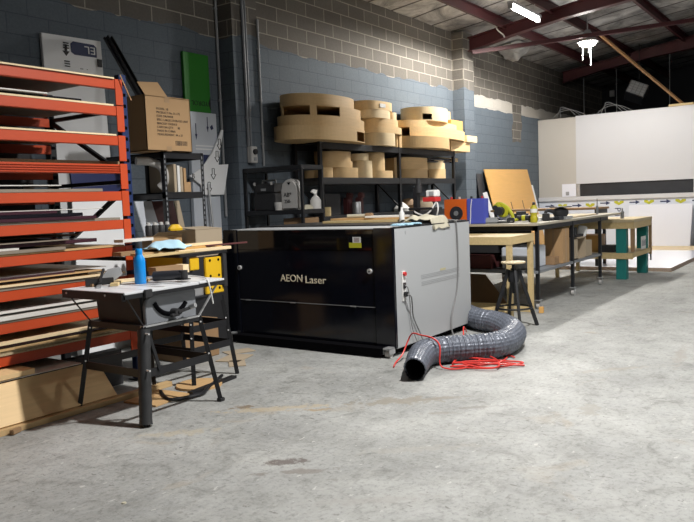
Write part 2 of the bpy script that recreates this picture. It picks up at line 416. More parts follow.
# rafters (haunched steel I sections) and purlins
def rafter(x, nm):
    top = [(6.46, 4.50), (3.1, 4.98), (-1.1, 5.5)]; bot = [(-1.1, 5.12), (3.1, 4.70), (4.5, 4.57), (5.5, 4.43), (6.46, 4.24)]
    w = MB().prism([(x - .006, y, z) for y, z in top + bot], (.012, 0, 0))
    for line in (top, bot):
        for (a, b) in zip(line, line[1:]): w.bar((x, a[0], a[1]), (x, b[0], b[1]), .17, .018)
    struct(nm, w, M['maroon'], 'maroon steel roof rafter')
rafter(7.1, 'trim_1'); rafter(13.72, 'trim_2'); rafter(19.4, 'trim_3')
for k, (y, zz) in enumerate(((5.72, None), (4.78, None), (3.52, None), (2.2, None), (.9, None))):
    z1 = roof_z(y) - .035
    q = MB().box(-6, y - .012, z1 - .19, 24, y + .0, z1).box(-6, y - .06, z1 - .19, 24, y, z1 - .178).box(-6, y - .06, z1 - .012, 24, y, z1)
    struct('trim_%d' % (4 + k), q, M['maroon'], 'maroon steel purlin running along the roof')
struct('trim_9', MB().bar((13.60, 6.35, 4.19), (18.1, .4, 5.02), .09, .075), M['maroon'], 'maroon diagonal roof brace under the purlins')

# the white partition at the far end, its long dark slot and the ledge under it
PX = 18.25
wp = struct('wall_partition', MB().box(PX, 5.78, 1.545, PX + .12, -4, 3.22).box(PX, 3.1, 1.235, PX + .12, -4, 1.545), M['white_panel'], 'white partition wall across the far end')
struct('cream_panel', MB().box(PX, 6.74, 1.235, PX + .12, 5.78, 3.20), M['cream_panel'], 'cream end panel', wp)
struct('slot', MB().box(PX + .05, 5.78, 1.235, PX + .10, 3.1, 1.545), M['charcoal'], 'long dark slot', wp)
struct('ledge', MB().box(PX - .06, 6.74, 1.13, PX + .12, -4, 1.235), M['white_panel'], None, wp, .008)
struct('dado', MB().box(PX, 6.74, 0, PX + .12, -4, 1.13), M['cool_panel'], 'lower panel printed with arrows', wp)
sw = struct('switch_plate', MB().box(PX - .012, 6.14, 1.24, PX, 5.79, 1.555), M['white_sheet'], None, wp, .004)
struct('switch', MB().box(PX - .03, 6.04, 1.27, PX - .01, 5.96, 1.36), M['mach_vent'], None, wp)
struct('slot_end', MB().box(PX + .02, 5.775, 1.24, PX + .05, 5.70, 1.54), M['steel'], None, wp)
for k in range(9):
    y = 6.47 - .69 * k; z = 1.05 - (.04 if k < 2 else 0)
    struct('arrow', MB().prism([(PX - .004, y + .11, z - .014), (PX - .004, y + .11, z + .014), (PX - .004, y - .03, z + .014), (PX - .004, y - .03, z + .05), (PX - .004, y - .13, z), (PX - .004, y - .03, z - .05), (PX - .004, y - .03, z - .014)], (.004, 0, 0)), M['navy_print'], 'printed arrow pointing along the panel', wp)
    yy = y - .335
    struct('yellow_mark', MB().prism([(PX - .004, yy + .11, z - .005), (PX - .004, yy + .11, z + .045), (PX - .004, yy + .035, z + .045), (PX - .004, yy, z + .0), (PX - .004, yy - .035, z + .045), (PX - .004, yy - .11, z + .045), (PX - .004, yy - .11, z - .005), (PX - .004, yy - .055, z - .03), (PX - .004, yy, z - .06), (PX - .004, yy + .055, z - .03)], (.004, 0, 0)), M['lime'], 'printed yellow mark', wp)
text('lettering', 'P', .20, (PX - .004, 4.79, .885), (0, 0, -1), (0, -1, 0), M['navy_print'], wp)
text('lettering', '1', .16, (PX - .004, 4.80, .74), (0, 0, -1), (0, -1, 0), M['navy_print'], wp)

# ================================================================== LAMPS
t = thing('tube_light', 'lit fluorescent batten hanging below the foil roof near the rafter', 'light', (12.4, 4.78, 4.45))
build('tube', MB().cyl((11.78, 4.78, 4.45), (13.02, 4.78, 4.45), .034, n=14), M['lamp'], t)
build('housing', MB().box(11.75, 4.72, 4.492, 13.05, 4.84, 4.54), M['white_panel'], t, bevel=.006)
for x in (11.76, 13.04): build('end_cap', MB().box(x - .02, 4.74, 4.41, x + .02, 4.82, 4.50), M['steel'], t, bevel=.005)
for x in (12.0, 12.8): build('chain', MB().cyl((x, 4.75, 4.53), (x, 4.75, 4.70), .006, n=6), M['steel'], t)
t = thing('bay_light', 'lit round bay lamp with dangling cords under the roof', 'light', (15.2, 4.56, 4.22))
BX, BY, BZ = 15.2, 4.55, 4.34
build('lens', MB().lathe((BX, BY, BZ), [(.0, -.07), (.10, -.065), (.15, -.04), (.17, .0), (.16, .02), (.0, .025)], 28), M['bay'], t)
build('reflector', MB().lathe((BX, BY, BZ), [(.205, .015), (.20, .04), (.13, .15), (.07, .22), (.05, .26), (.0, .26)], 28), M['mach_grey'], t)
build('hook', MB().cyl((BX, BY, BZ + .25), (BX, BY, BZ + .61), .012, n=8), M['steel'], t)
for dx, dy, l in ((-.02, .09, .28), (.02, -.05, .40), (.02, -.02, .14)):
    build('cord', MB().tube(smooth_path([(BX + dx, BY + dy, BZ - .05), (BX + dx * 2, BY + dy, BZ - .05 - l * .5), (BX + dx, BY + dy * 1.1, BZ - .05 - l)], 6), .012, 6), M['white_panel'], t)

def light(name, kind, loc, energy, col=(1, .96, .9), **kw):
    d = bpy.data.lights.new(name, kind); d.energy = energy; d.color = col
    for k, v in kw.items(): setattr(d, k, v)
    o = bpy.data.objects.new(name, d); C.objects.link(o); o.location = loc; return o
light('bay_lamp_glow', 'SPOT', (BX, BY, BZ - .10), 330, (1, .97, .92), spot_size=math.radians(168), spot_blend=.3, shadow_soft_size=.12)
light('bay_lamp_spill', 'POINT', (BX, BY, BZ - .16), 30, (1, .97, .92), shadow_soft_size=.1)
for x in (11.95, 12.4, 12.85): light('tube_glow', 'SPOT', (x, 4.78, 4.39), 270, (1, .96, .90), spot_size=math.radians(176), spot_blend=.25, shadow_soft_size=.04)
# high bay lamps of the aisle, out of view; the last is an added fill
light('aisle_and_fill_lamp', 'SPOT', (4.5, 1.05, 4.75), 1400, (1, .98, .955), spot_size=math.radians(146), spot_blend=.65, shadow_soft_size=.10)
light('aisle_and_fill_lamp', 'SPOT', (9.8, .2, 4.9), 150, (1, .985, .965), spot_size=math.radians(150), spot_blend=.5, shadow_soft_size=.15)
light('aisle_and_fill_lamp', 'SPOT', (15.0, -.6, 4.9), 40, (.97, .98, 1), spot_size=math.radians(160), spot_blend=.5, shadow_soft_size=.15)
light('aisle_and_fill_lamp', 'POINT', (6.5, -4.5, 4.6), 260, (1, .985, .965), shadow_soft_size=.15)  # added fill light without a known fixture, lifts the dim walls
w = bpy.data.worlds.new('world'); S.world = w; w.use_nodes = True
w.node_tree.nodes['Background'].inputs[0].default_value = (.6, .65, .75, 1); w.node_tree.nodes['Background'].inputs[1].default_value = .03

# ================================================================== CAMERA
cd = bpy.data.cameras.new('camera'); cam = bpy.data.objects.new('camera', cd); C.objects.link(cam); S.camera = cam
cd.sensor_fit = 'HORIZONTAL'; cd.sensor_width = 36; cd.lens = 727.83591 / 694 * 36; cd.clip_start = .05
p, r, yw = 8.13711775e-02, -3.88409150e-02, 6.14282353e-01
Rp = Matrix(((1,0,0),(0,math.cos(p),-math.sin(p)),(0,math.sin(p),math.cos(p)))); Rr = Matrix(((math.cos(r),-math.sin(r),0),(math.sin(r),math.cos(r),0),(0,0,1)))
B = Matrix(((math.sin(yw), -math.cos(yw), 0), (0, 0, -1), (math.cos(yw), math.sin(yw), 0)))
W = Rr @ Rp @ B      # rows: image right, image down, forward, in world axes
cam.matrix_world = Matrix(((W[0][0], -W[1][0], -W[2][0], 0), (W[0][1], -W[1][1], -W[2][1], 0), (W[0][2], -W[1][2], -W[2][2], 1.33), (0, 0, 0, 1)))
S.view_settings.view_transform = 'Standard'; S.view_settings.look = 'None'; S.view_settings.gamma = 1; S.view_settings.exposure = 0

# ================================================================== PALLET RACK OF SHEETS
RX, RY, RD = 3.665, 4.6, 1.0
rack = thing('pallet_rack', 'tall orange and blue pallet rack packed with flat sheets', 'rack', (2.4, 5.1, 0))
LV = [2.31, 2.111, 1.89, 1.678, 1.474, 1.259, 1.057, .83, .618, .405]
for x in (1.2, RX):
    for y, m_, top in ((RY + .045, 'blue', 2.36), (RY + RD, 'black', 2.32)):  # rear uprights coloured black, their shade put into the paint
        q = build('upright', MB().box(x - .032, y - .03, 0, x + .032, y + .03, top), M[m_], rack, bevel=.004)
        h = MB()
        for k in range(27):
            zz = .12 + k * .083
            h.box(x - .018, y - .033, zz, x + .016, y - .0295, zz + .024)
        build('upright_hole', h, M['hole'], q)['kind'] = 'stuff'
        build('foot_plate', MB().box(x - .06, y - .05, 0, x + .06, y + .05, .008), M['black'], q)
    for k, z in enumerate((.35, .95, 1.55, 2.10)):  # braces coloured black to carry the shade inside the rack
        build('brace', MB().bar((x, RY + .06, z), (x, RY + RD, z), .03, .03), M['black'], rack)
        if k < 3: build('brace', MB().bar((x, RY + .06, z + (.55 if k % 2 else 0.05)), (x, RY + RD, z + (.05 if k % 2 else .55)), .03, .03), M['black'], rack)
for i, z in enumerate(LV):
    h = .070
    for y, nm in ((RY, 'front_beam'), (RY + RD - .055, 'rear_beam')):
        b = MB().box(1.24, y - .015, z - h, RX - .045, y + .03, z)
        if i == 3 and nm == 'front_beam':
            b = MB().box(1.24, y - .008, z - h, RX - .045, y + .03, z)
            for k in range(4): b.box(1.24, y - .018, z - .017 - k * .0165, RX - .045, y - .006, z - .007 - k * .0165)
        bo = build(nm, b, M['orange'], rack, bevel=.003)
        if nm == 'front_beam':
            for s, x in ((1, RX - .045), (-1, 1.245)):
                xa, xb = (x - .055, x + .011) if s > 0 else (x - .004, x + .058)
                co = build('connector', MB().box(xa, y - .021, z - .188, xb, y - .013, z + .004).box(xa if s < 0 else xb - .006, y - .02, z - .188, xa + .006 if s < 0 else xb, y + .045, z + .004), M['orange'], bo, bevel=.0015)
# sheets: (thickness, right end, front edge y, material, name, look, right end lift)
SH = [
 [(.011, 3.555, 4.57, 'E', 'plywood_sheet', 'thin pale edged sheet')],
 [(.013, 3.545, 4.585, 'E', 'plywood_sheet', 'thin tan edged sheet'), (.020, 3.30, 4.62, 'acrylic', 'acrylic_sheet', 'dark glossy sheet'), (.009, 3.00, 4.58, 'white_edge', 'plastic_sheet', 'thin white sheet')],
 [(.012, 3.55, 4.58, 'E', 'plywood_sheet', 'single pale edged sheet')],
 [(.034, 3.76, 4.70, 'mdf', 'fibreboard_sheet', 'thick brown board poking past the blue upright,')],
 [(.022, 3.40, 4.585, 'grey_board', 'fibreboard_sheet', 'grey brown board'), (.018, 2.78, 4.60, 'acrylic', 'acrylic_sheet', 'black acrylic sheet'), (.007, 3.05, 4.57, 'white_edge', 'plastic_sheet', 'thin white edged sheet')],
 [(.018, 3.54, 4.585, 'grey_board', 'fibreboard_sheet', 'grey brown board'), (.022, 3.32, 4.57, 'plum', 'acrylic_sheet', 'plum coloured acrylic sheet'), (.024, 3.22, 4.59, 'acrylic', 'acrylic_sheet', 'black acrylic sheet'), (.020, 3.02, 4.60, 'plum', 'acrylic_sheet', 'dark red acrylic sheet'), (.006, 3.42, 4.62, 'white_edge', 'plastic_sheet', 'thin white sheet'), (.004, 3.12, 4.66, 'grey_board', 'fibreboard_sheet', 'curling grey sheet')],
 [(.012, 3.56, 4.58, 'tan_sheet', 'plywood_sheet', 'thin tan ply sheet'), (.020, 3.05, 4.57, 'grey_board', 'fibreboard_sheet', 'grey brown board'), (.014, 2.72, 4.60, 'white_edge', 'plastic_sheet', 'short white board'), (.026, 3.36, 4.63, 'plum', 'acrylic_sheet', 'dark plum sheet'), (.008, 3.10, 4.60, 'grey_board', 'fibreboard_sheet', 'thin grey board'), (.012, 2.62, 4.63, 'acrylic', 'acrylic_sheet', 'short black sheet'), (.010, 3.3, 4.72, 'mdf', 'fibreboard_sheet', 'brown board set back')],
 [(.022, 3.50, 4.58, 'grey_board', 'fibreboard_sheet', 'grey brown board'), (.013, 3.54, 4.57, 'ply3', 'plywood_sheet', 'pale plywood sheet'), (.020, 3.30, 4.66, 'plum', 'acrylic_sheet', 'dark plum sheet'), (.008, 3.38, 4.59, 'tan_sheet', 'plywood_sheet', 'thin tan plywood sheet'), (.012, 3.15, 4.62, 'plum', 'acrylic_sheet', 'dark red brown sheet'), (.005, 3.44, 4.64, 'white_edge', 'plastic_sheet', 'thin white sheet')],
 [(.017, 3.54, 4.58, 'grey_board', 'fibreboard_sheet', 'grey brown board'), (.024, 3.46, 4.565, 'white_edge', 'plastic_sheet', 'thick white board'), (.016, 3.30, 4.68, 'grey_board', 'fibreboard_sheet', 'greyish board set back'), (.014, 3.50, 4.60, 'white_edge', 'plastic_sheet', 'white sheet')],
 [(.014, 3.55, 4.575, 'chip', 'chipboard_sheet', 'chipboard sheet'), (.014, 3.54, 4.59, 'chip', 'chipboard_sheet', 'crumbly chipboard sheet'), (.013, 3.55, 4.58, 'ply', 'plywood_sheet', 'honey plywood sheet'), (.024, 3.40, 4.61, 'plum', 'acrylic_sheet', 'dark brown sheet'), (.018, 3.52, 4.58, 'ply3', 'plywood_sheet', 'pale plywood sheet')],
]
ORD = ['top', 'second', 'third', 'fourth', 'fifth', 'sixth', 'seventh', 'eighth', 'ninth', 'lowest']
POS = {1: ['alone'], 2: ['under', 'on top']}
for i, L_ in enumerate(SH):
    z = LV[i] + .001
    for k, (th, xe, yf, m_, nm, look) in enumerate(L_):
        if len(L_) == 1: pos = 'alone on'
        elif k == len(L_) - 1: pos = 'topmost on'
        elif k == 0: pos = 'undermost on'
        else: pos = ['second', 'third', 'fourth', 'fifth', 'sixth'][k - 1] + ' layer up on'
        lab = '%s %s the %s rack shelf' % (look, pos, ORD[i])
        c_ = ((1.3 + xe) / 2, yf + .45, z + th / 2); an_ = 0 if k == 0 else random.uniform(-.014, .010)
        if m_ == 'E':
            t = thing(nm, lab, 'sheet', (c_[0], c_[1], z), 'sheets on the orange rack')
            build('board', MB().box(1.3, yf + .004, z, xe, min(yf + .9, 5.5), z + th), M['grey_board'], t)  # darker than its edge: shade of the underside put into the colour
            build('edge', MB().box(1.3, yf, z, xe, yf + .0039, z + th), M['ply3'], t)
        else: single(nm, MB().obox(c_, (xe - 1.3, min(.9, 5.5 - yf), th), an_), M[m_], lab, 'sheet', 'sheets on the orange rack', bevel=.001)
        z += th + .001
single('board_offcut', MB().obox((3.62, 4.54, 1.10), (.30, .10, .022), .05), M['white_edge'], 'short pale offcut poking out past the blue upright of the orange rack', 'offcut')
single('timber_strip', MB().bar((3.60, 4.56, 2.345), (3.675, 4.54, 2.16), .008, .005, (0, 1, 0)), M['prop'], 'thin brown strip leaning on the top right corner of the orange rack', 'strip')
single('dark_backing', MB().box(1.25, 5.73, 0, 3.56, 5.75, 2.24), M['black_soft'], 'big dark panel added behind the orange rack to keep its inside dark', 'panel')  # stand-in panel, darkens the view through the rack
single('blue_panel', MB().prism([(4.02, 5.895, 1.70), (4.60, 5.895, 1.70), (4.60, 5.87, 1.471), (4.02, 5.87, 1.471)], (0, -.02, 0)), M['navy_panel'], 'navy blue panel standing on a white foam sheet behind the rack end', 'panel')
single('foam_sheet', MB().box(3.98, 5.82, 0, 4.64, 5.90, 1.47), M['foam'], 'white foam slab standing under the navy panel behind the rack end', 'sheet', bevel=.003)
# boards stored on the floor under the rack
single('plywood_sheet', MB().prism([(1.4, 4.235, .045), (1.4, 4.25, .036), (1.4, 4.455, .255), (1.4, 4.44, .265)], (1.75, 0, 0)), M['ply2'], 'sunny plywood sheet tipped on edge on the floor under the rack', 'sheet', bevel=.001)
single('plywood_strip', MB().box(1.4, 4.20, 0, 3.62, 4.262, .036), M['ply'], 'long low plywood strip lying on the floor along the rack', 'strip', bevel=.002)
b = MB().box(1.4, 4.42, .284, 2.66, 5.4, .318)
single('plywood_sheet', b, M['ply2'], 'thick honey plywood board resting under the lowest orange beam', 'sheet', bevel=.002)
single('timber_bearer', MB().box(1.5, 4.62, 0, 3.5, 4.72, .270), M['black_soft'], 'dark bearer standing on the floor under the rack boards', 'bearer')
single('plastic_sheet', MB().box(1.6, 4.44, .271, 3.02, 5.3, .277), M['white_edge'], 'thin white sheet under the thick honey plywood board below the rack', 'sheet')
single('plywood_offcut', MB().lathe((3.72, 4.02, 0), [(.0, .0), (.17, .0), (.17, .018), (.0, .018)], 30), M['tan_sheet'], 'round brown plywood disc lying on the floor under the saw', 'offcut')
single('plywood_offcut', MB().obox((3.32, 4.02, .007), (.34, .30, .012), .1), M['tan_sheet'], 'brown plywood rectangle lying on the floor behind the front saw leg', 'offcut')

# ================================================================== BOARDS AGAINST THE WALL, LEFT
t = thing('insulation_board', 'white insulation board with upside down black print leaning behind the orange rack', 'board', (4.7, 6.70, 0))
build('panel', MB().prism([(4.37, 6.745, 3.13), (5.07, 6.745, 3.15), (5.04, 6.60, .02), (4.32, 6.60, .02)], (0, -.04, 0)), M['foam'], t, bevel=.003)
FY = 6.69
def print_row(x0, x1, z, h, y, par):
    b = MB(); x = x0
    while x < x1:
        w_ = random.uniform(.008, .02); b.box(x, y, z, x + w_, y + .012, z + h * random.choice((.6, .6, 1))); x += w_ + random.choice((.006, .006, .018))
    build('print_row', b, M['ink'], par)
build('logo_plate', MB().prism([(4.69, 6.70, 3.07), (4.72, 6.70, 3.095), (4.97, 6.70, 3.095), (5.0, 6.70, 3.07), (5.0, 6.70, 2.965), (4.73, 6.70, 2.96), (4.69, 6.70, 2.985)], (0, -.006, 0)), M['navy_print'], t)
text('lettering', 'EL', .14, (4.915, 6.692, 3.028), (-1, 0, 0), (0, 0, -1), M['white_print'], t, fit=(.13, .075))
def wall_arrow(x, y, z, s, par, m_='ink'):
    build('printed_arrow', MB().prism([(x - .02*s, y, z + .09*s), (x + .02*s, y, z + .09*s), (x + .02*s, y, z), (x + .055*s, y, z), (x, y, z - .07*s), (x - .055*s, y, z), (x - .02*s, y, z)], (0, -.002, 0)), M[m_], par)
for z in (2.985, 2.80): 
    wall_arrow(4.63, 6.697, z, .75, t)
    for dz in (.075, .05, .025): build('print_bar', MB().box(4.60, 6.684, z + dz, 4.66, 6.697, z + dz + .010), M['ink'], t)
build('logo_plate', MB().box(5.0, 6.684, 2.87, 5.055, 6.697, 2.95), M['ink'], t)
print_row(4.76, 5.03, 2.80, .028, 6.690, t)
print_row(4.78, 4.98, 2.725, .03, 6.686, t)
print_row(4.70, 4.97, 2.24, .06, 6.675, t)
print_row(4.82, 4.98, 1.77, .05, 6.653, t)
t = thing('green_board', 'bright green board standing upright against the block wall above the carton', 'board', (6.45, 6.70, 2.51))
gb = build('panel', MB().box(6.235, 6.70, 2.502, 6.655, 6.74, 3.215), M['green_board'], t, bevel=.003)
text('lettering', 'YDROL', .085, (6.47, 6.699, 2.615), (-1, 0, 0), (0, 0, -1), M['ink'], t)
build('printed_mark', MB().prism([(6.655, 6.7, 2.53), (6.655, 6.7, 2.71), (6.615, 6.7, 2.62)], (0, -.002, 0)), M['ink'], t)
t = thing('foam_board', 'silver white foam board with navy print standing below the green board', 'board', (6.45, 6.68, 0))
build('panel', MB().box(6.26, 6.68, 0, 6.72, 6.735, 2.50), M['foam_cool'], t, bevel=.003)
for x, z0, z1 in ((6.36, 2.16, 2.36), (6.56, 2.26, 2.45)): build('printed_arrow', MB().prism([(x - .006, 6.679, z1), (x + .006, 6.679, z1), (x + .006, 6.679, z0 + .07), (x + .018, 6.679, z0 + .07), (x, 6.679, z0), (x - .018, 6.679, z0 + .07), (x - .006, 6.679, z0 + .07)], (0, -.002, 0)), M['navy_print'], t)
for z in (2.08, 2.04): build('print_bar', MB().box(6.34, 6.677, z, 6.66, 6.68, z + .016), M['foam'], t)
build('printed_mark', MB().box(6.46, 6.677, 1.84, 6.60, 6.68, 1.98), M['navy_print'], t)
build('printed_mark', MB().prism([(6.60, 6.679, 2.33), (6.64, 6.679, 2.36), (6.66, 6.679, 2.31), (6.62, 6.679, 2.29)], (0, -.002, 0)), M['navy_print'], t)
t = thing('arrow_offcut', 'ragged white board offcut printed with outlined arrows propped on the foam board beside the shelving', 'offcut', (6.516, 6.640, 1.475))
build('panel', MB().prism([(6.800, 6.640, 2.297), (6.723, 6.640, 2.054), (6.681, 6.640, 1.857), (6.857, 6.640, 1.868), (6.805, 6.640, 1.671), (6.754, 6.640, 1.480), (6.376, 6.640, 1.480), (6.366, 6.640, 1.599), (6.180, 6.640, 1.713), (6.402, 6.640, 1.816), (6.578, 6.640, 2.002), (6.681, 6.640, 2.157), (6.769, 6.640, 2.302)], (0, .02, 0)), M['foam'], t, bevel=.002)
def outline_arrow(x, z, s, par):
    P = [(x - .025*s, z + .10*s), (x + .025*s, z + .10*s), (x + .02*s, z), (x + .055*s, z), (x - .005*s, z - .08*s), (x - .06*s, z), (x - .03*s, z)]
    b = MB()
    for a, c in zip(P, P[1:] + P[:1]): b.bar((a[0], 6.637, a[1]), (c[0], 6.637, c[1]), .006, .006, (0, 1, 0))
    build('printed_arrow', b, M['ink'], par)
for x, z in ((6.712, 2.106), (6.661, 1.951), (6.578, 1.733), (6.495, 1.563)): outline_arrow(x, z, .75, t)
text('lettering', 'B', .09, (6.237, 6.638, 1.708), (1, 0, 0), (0, 0, 1), M['ink'], t)
t_ = single('steel_pole', MB().cyl((6.52, 6.55, .0), (6.47, 6.63, 1.62), .016, n=8), M['steel'], 'slim grey pole leaning in the corner below the arrow offcut', 'pole')
single('steel_channel', MB().bar((5.075, 6.60, 3.17), (5.03, 5.93, 2.30), .085, .03).bar((5.05, 6.57, 3.17), (5.00, 5.90, 2.30), .012, .06).bar((5.10, 6.57, 3.17), (5.05, 5.90, 2.30), .012, .06), M['black'], 'dark steel channel leaning from behind the carton up the wall', 'channel')

# ================================================================== SLOTTED SHELVING WITH THE CARTON
sx0, sx1, sy0, sy1 = 4.70, 5.22, 5.40, 6.25
t = thing('slotted_shelving', 'black slotted angle shelving between the orange rack and the wall, carton on top', 'shelving', ((sx0+sx1)/2, (sy0+sy1)/2, 0))
for x, y, sx, sy in ((sx0, sy0, 1, 1), (sx1, sy0, -1, 1), (sx0, sy1, 1, -1), (sx1, sy1, -1, -1)):
    q = build('post', MB().box(x, y, 0, x + sx * .038, y + sy * .003, 1.87).box(x, y, 0, x + sx * .003, y + sy * .038, 1.87), M['black'], t)
    h = MB()
    for k in range(36):
        zz = .06 + k * .05
        h.box(x + sx * .013, y - sy * .001, zz, x + sx * .026, y + sy * .0005, zz + .028)
    build('post_hole', h, M['saw_grey'], q)['kind'] = 'stuff'
for z in (1.868, 1.485, .80, .30):
    build('shelf', MB().box(sx0, sy0 + .001, z - .06, sx1, sy0 + .012, z).box(sx0, sy1 - .012, z - .06, sx1, sy1, z).box(sx0, sy0, z - .06, sx0 + .012, sy1, z).box(sx1 - .012, sy0, z - .06, sx1, sy1, z).box(sx0, sy0, z - .012, sx1, sy1, z), M['black'], t)
# carton
t = thing('carton', 'big brown carton with black print and an open flap on the black shelving', 'box', (4.79, 5.6, 1.868))
cx0, cx1, cy0, cy1, cz0, cz1 = 4.505, 5.06, 5.38, 5.72, 1.870, 2.385
build('body', MB().box(cx0, cy0, cz0, cx1, cy1, cz0 + .01).box(cx0, cy0, cz0, cx1, cy0 + .008, cz1).box(cx0, cy1 - .008, cz0, cx1, cy1, cz1).box(cx0, cy0, cz0, cx0 + .008, cy1, cz1).box(cx1 - .008, cy0, cz0, cx1, cy1, cz1).box(cx0, cy0, cz1 - .012, cx1, cy1, cz1 - .006), M['card'], t)
build('flap', MB().prism([(4.53, 5.40, 2.386), (4.80, 5.40, 2.386), (4.775, 5.50, 2.535), (4.53, 5.50, 2.515)], (0, .006, 0)), M['card'], t)
for z_, z2_ in ((2.33, 2.385), (1.872, 1.92)): build('tape', MB().box(4.74, cy0 - .001, z_, 4.80, cy0, z2_), M['tape_clear'], t)
for k, s in enumerate(('MODEL: 18', 'PRODUCT No: 31-172', 'ITEM: DRAWER', 'SPEC: LARGE STORAGE UNIT', 'BRACKET FIXINGS', 'CARTON QTY:      08', 'MADE IN CHINA', 'MEASUREMENT: 44 x 31')):
    text('lettering', s, .030, (4.635, cy0 - .001, 2.265 - k * .034), (1, 0, 0), (0, 0, 1), M['ink'], t, .0008, 'LEFT')
b = MB()
for k in range(22): b.box(4.85 + k * .007, cy0 - .001, 1.93, 4.85 + k * .007 + random.choice((.002, .004)), cy0, 1.975)
build('barcode', b, M['ink'], t)
single('yellow_glove', MB().lathe((4.60, 5.17, 1.125), [(0, 0), (.07, 0), (.075, .02), (.04, .055), (0, .06)], 9, 1.1, .6), M['yellow'], 'crumpled yellow glove on the cartons behind the wood pile', 'glove')
# things on the middle and lower shelves
single('flexible_duct', MB().tube(smooth_path([(4.56, 5.62, 1.79), (4.70, 5.56, 1.78), (4.80, 5.53, 1.72), (4.84, 5.55, 1.60), (4.82, 5.60, 1.54)], 8), .040, 12), M['jug'], 'pale curved duct bend on the middle shelf under the carton', 'duct')
for k, (x, c, l) in enumerate(((4.86, 'card_pale', 'left'), (4.905, 'paper', 'white'), (4.94, 'card_pale', 'middle'), (4.985, 'card', 'right'))):
    single('folded_carton', MB().box(x, 5.44, 1.487, x + .033, 5.80, 1.487 + .27 - .012 * k), M[c], ['flattened carton standing beside the pale duct', 'white flattened carton standing in the row under the big carton', 'flattened carton just behind the white flattened one', 'brown flattened carton at the end of the row nearest the post'][k], 'box', 'flattened cartons on the middle shelf', bevel=.002)
single('small_box', MB().box(5.05, 5.50, 1.487, 5.13, 5.62, 1.587), M['card'], 'small orange brown box alone on the middle shelf behind the post', 'box', bevel=.002)
single('panel_offcut', MB().prism([(4.60, 5.72, 1.41), (4.80, 5.72, 1.41), (4.98, 5.70, .802), (4.76, 5.70, .802)], (0, .014, 0)), M['foam_cool'], 'grey white panel leaning under the middle shelf', 'panel')
single('panel_offcut', MB().prism([(4.86, 5.86, 1.41), (5.20, 5.86, 1.41), (5.32, 5.82, .802), (4.98, 5.82, .802)], (0, .014, 0)), M['dark_red'], 'dark maroon panel leaning inside the black shelving', 'panel')
single('panel_offcut', MB().prism([(5.27, 5.92, 1.41), (5.34, 5.92, 1.41), (5.60, 5.88, .0), (5.50, 5.88, .0)], (0, .012, 0)), M['card_pale'], 'narrow beige panel leaning beside the maroon panel', 'panel')
single('dark_crate', MB().box(4.36, 5.06, 0, 5.13, 5.37, .86), M['black_soft'], 'dark crate on the floor carrying the open carton and the beige carton', 'crate', bevel=.006)
t = thing('open_carton', 'open brown carton behind the wood pile next to the orange rack', 'box', (4.55, 5.3, .861))
build('body', MB().box(4.36, 5.22, .861, 4.72, 5.36, 1.08), M['card'], t, bevel=.003)
build('flap', MB().prism([(4.36, 5.22, 1.08), (4.72, 5.22, 1.08), (4.74, 5.16, 1.11), (4.40, 5.17, 1.12)], (0, -.004, 0)), M['card_pale'], t)
t = thing('storage_carton', 'wide beige carton with closed lid behind the wood pile', 'box', (4.95, 5.2, .861))
build('body', MB().box(4.76, 5.08, .861, 5.11, 5.34, 1.12), M['card_pale'], t, bevel=.004)
build('flap', MB().prism([(4.76, 5.08, 1.121), (5.11, 5.08, 1.121), (5.09, 5.34, 1.14), (4.78, 5.34, 1.14)], (0, 0, .004)), M['card_pale'], t)
for k in range(4):
    x = 4.42 + .075 * k
    t = thing('spray_can', ['spray can with pale cap at the open end of the row above the open carton', 'second spray can from the rack above the open carton', 'third spray can from the rack above the open carton', 'spray can nearest the shelving post above the open carton'][k], 'can', (x, 5.33, 1.082), 'spray cans on the open carton')
    build('can', MB().lathe((x, 5.33, 1.082), [(.0, 0), (.030, 0), (.031, .01), (.031, .09), (.024, .10), (0, .10)], 16), M['black_soft'], t)
    build('cap', MB().lathe((x, 5.33, 1.182), [(.0, 0), (.020, 0), (.018, .025), (0, .028)], 14), M['jug'], t)

# ================================================================== CONDUITS AND SWITCH BOX ON THE PIER
def conduit(p, q, r, m_, lab):
    t = thing('conduit', lab, 'pipe', (p[0], p[1], q[2]))
    build('pipe', MB().cyl(p, q, r, n=10), M[m_], t)
    for f in (.2, .55, .85):
        z = p[2] + (q[2] - p[2]) * f
        build('clip', MB().box(p[0] - r - .012, p[1] - .003, z - .012, p[0] + r + .012, p[1] + r + .004, z + .012), M[m_], t)
conduit((6.855, 6.725, 4.5), (6.855, 6.725, 1.2), .018, 'mach_vent', 'grey conduit running down the corner left of the block pier')
conduit((7.075, 6.478, 4.5), (7.075, 6.478, 2.095), .020, 'saw_grey', 'dark conduit on the pier face leading to the switch box')
conduit((7.125, 6.478, 4.5), (7.125, 6.478, 2.095), .014, 'saw_grey', 'thin conduit beside the dark one on the pier face')
conduit((7.36, 6.482, 3.75), (7.36, 6.482, 1.85), .016, 'mach_vent', 'pale conduit at the far edge of the block pier')
t = thing('switch_box', 'grey switch box with round dial on the block pier', 'switch', (7.10, 6.45, 1.88))
build('case', MB().box(7.06, 6.42, 1.875, 7.18, 6.498, 2.09), M['jug'], t, bevel=.008)
build('dial', MB().cyl((7.125, 6.42, 2.02), (7.125, 6.395, 2.02), .035, n=18), M['black_soft'], t)
build('rocker', MB().box(7.10, 6.41, 1.905, 7.145, 6.42, 1.95), M['mach_vent'], t)

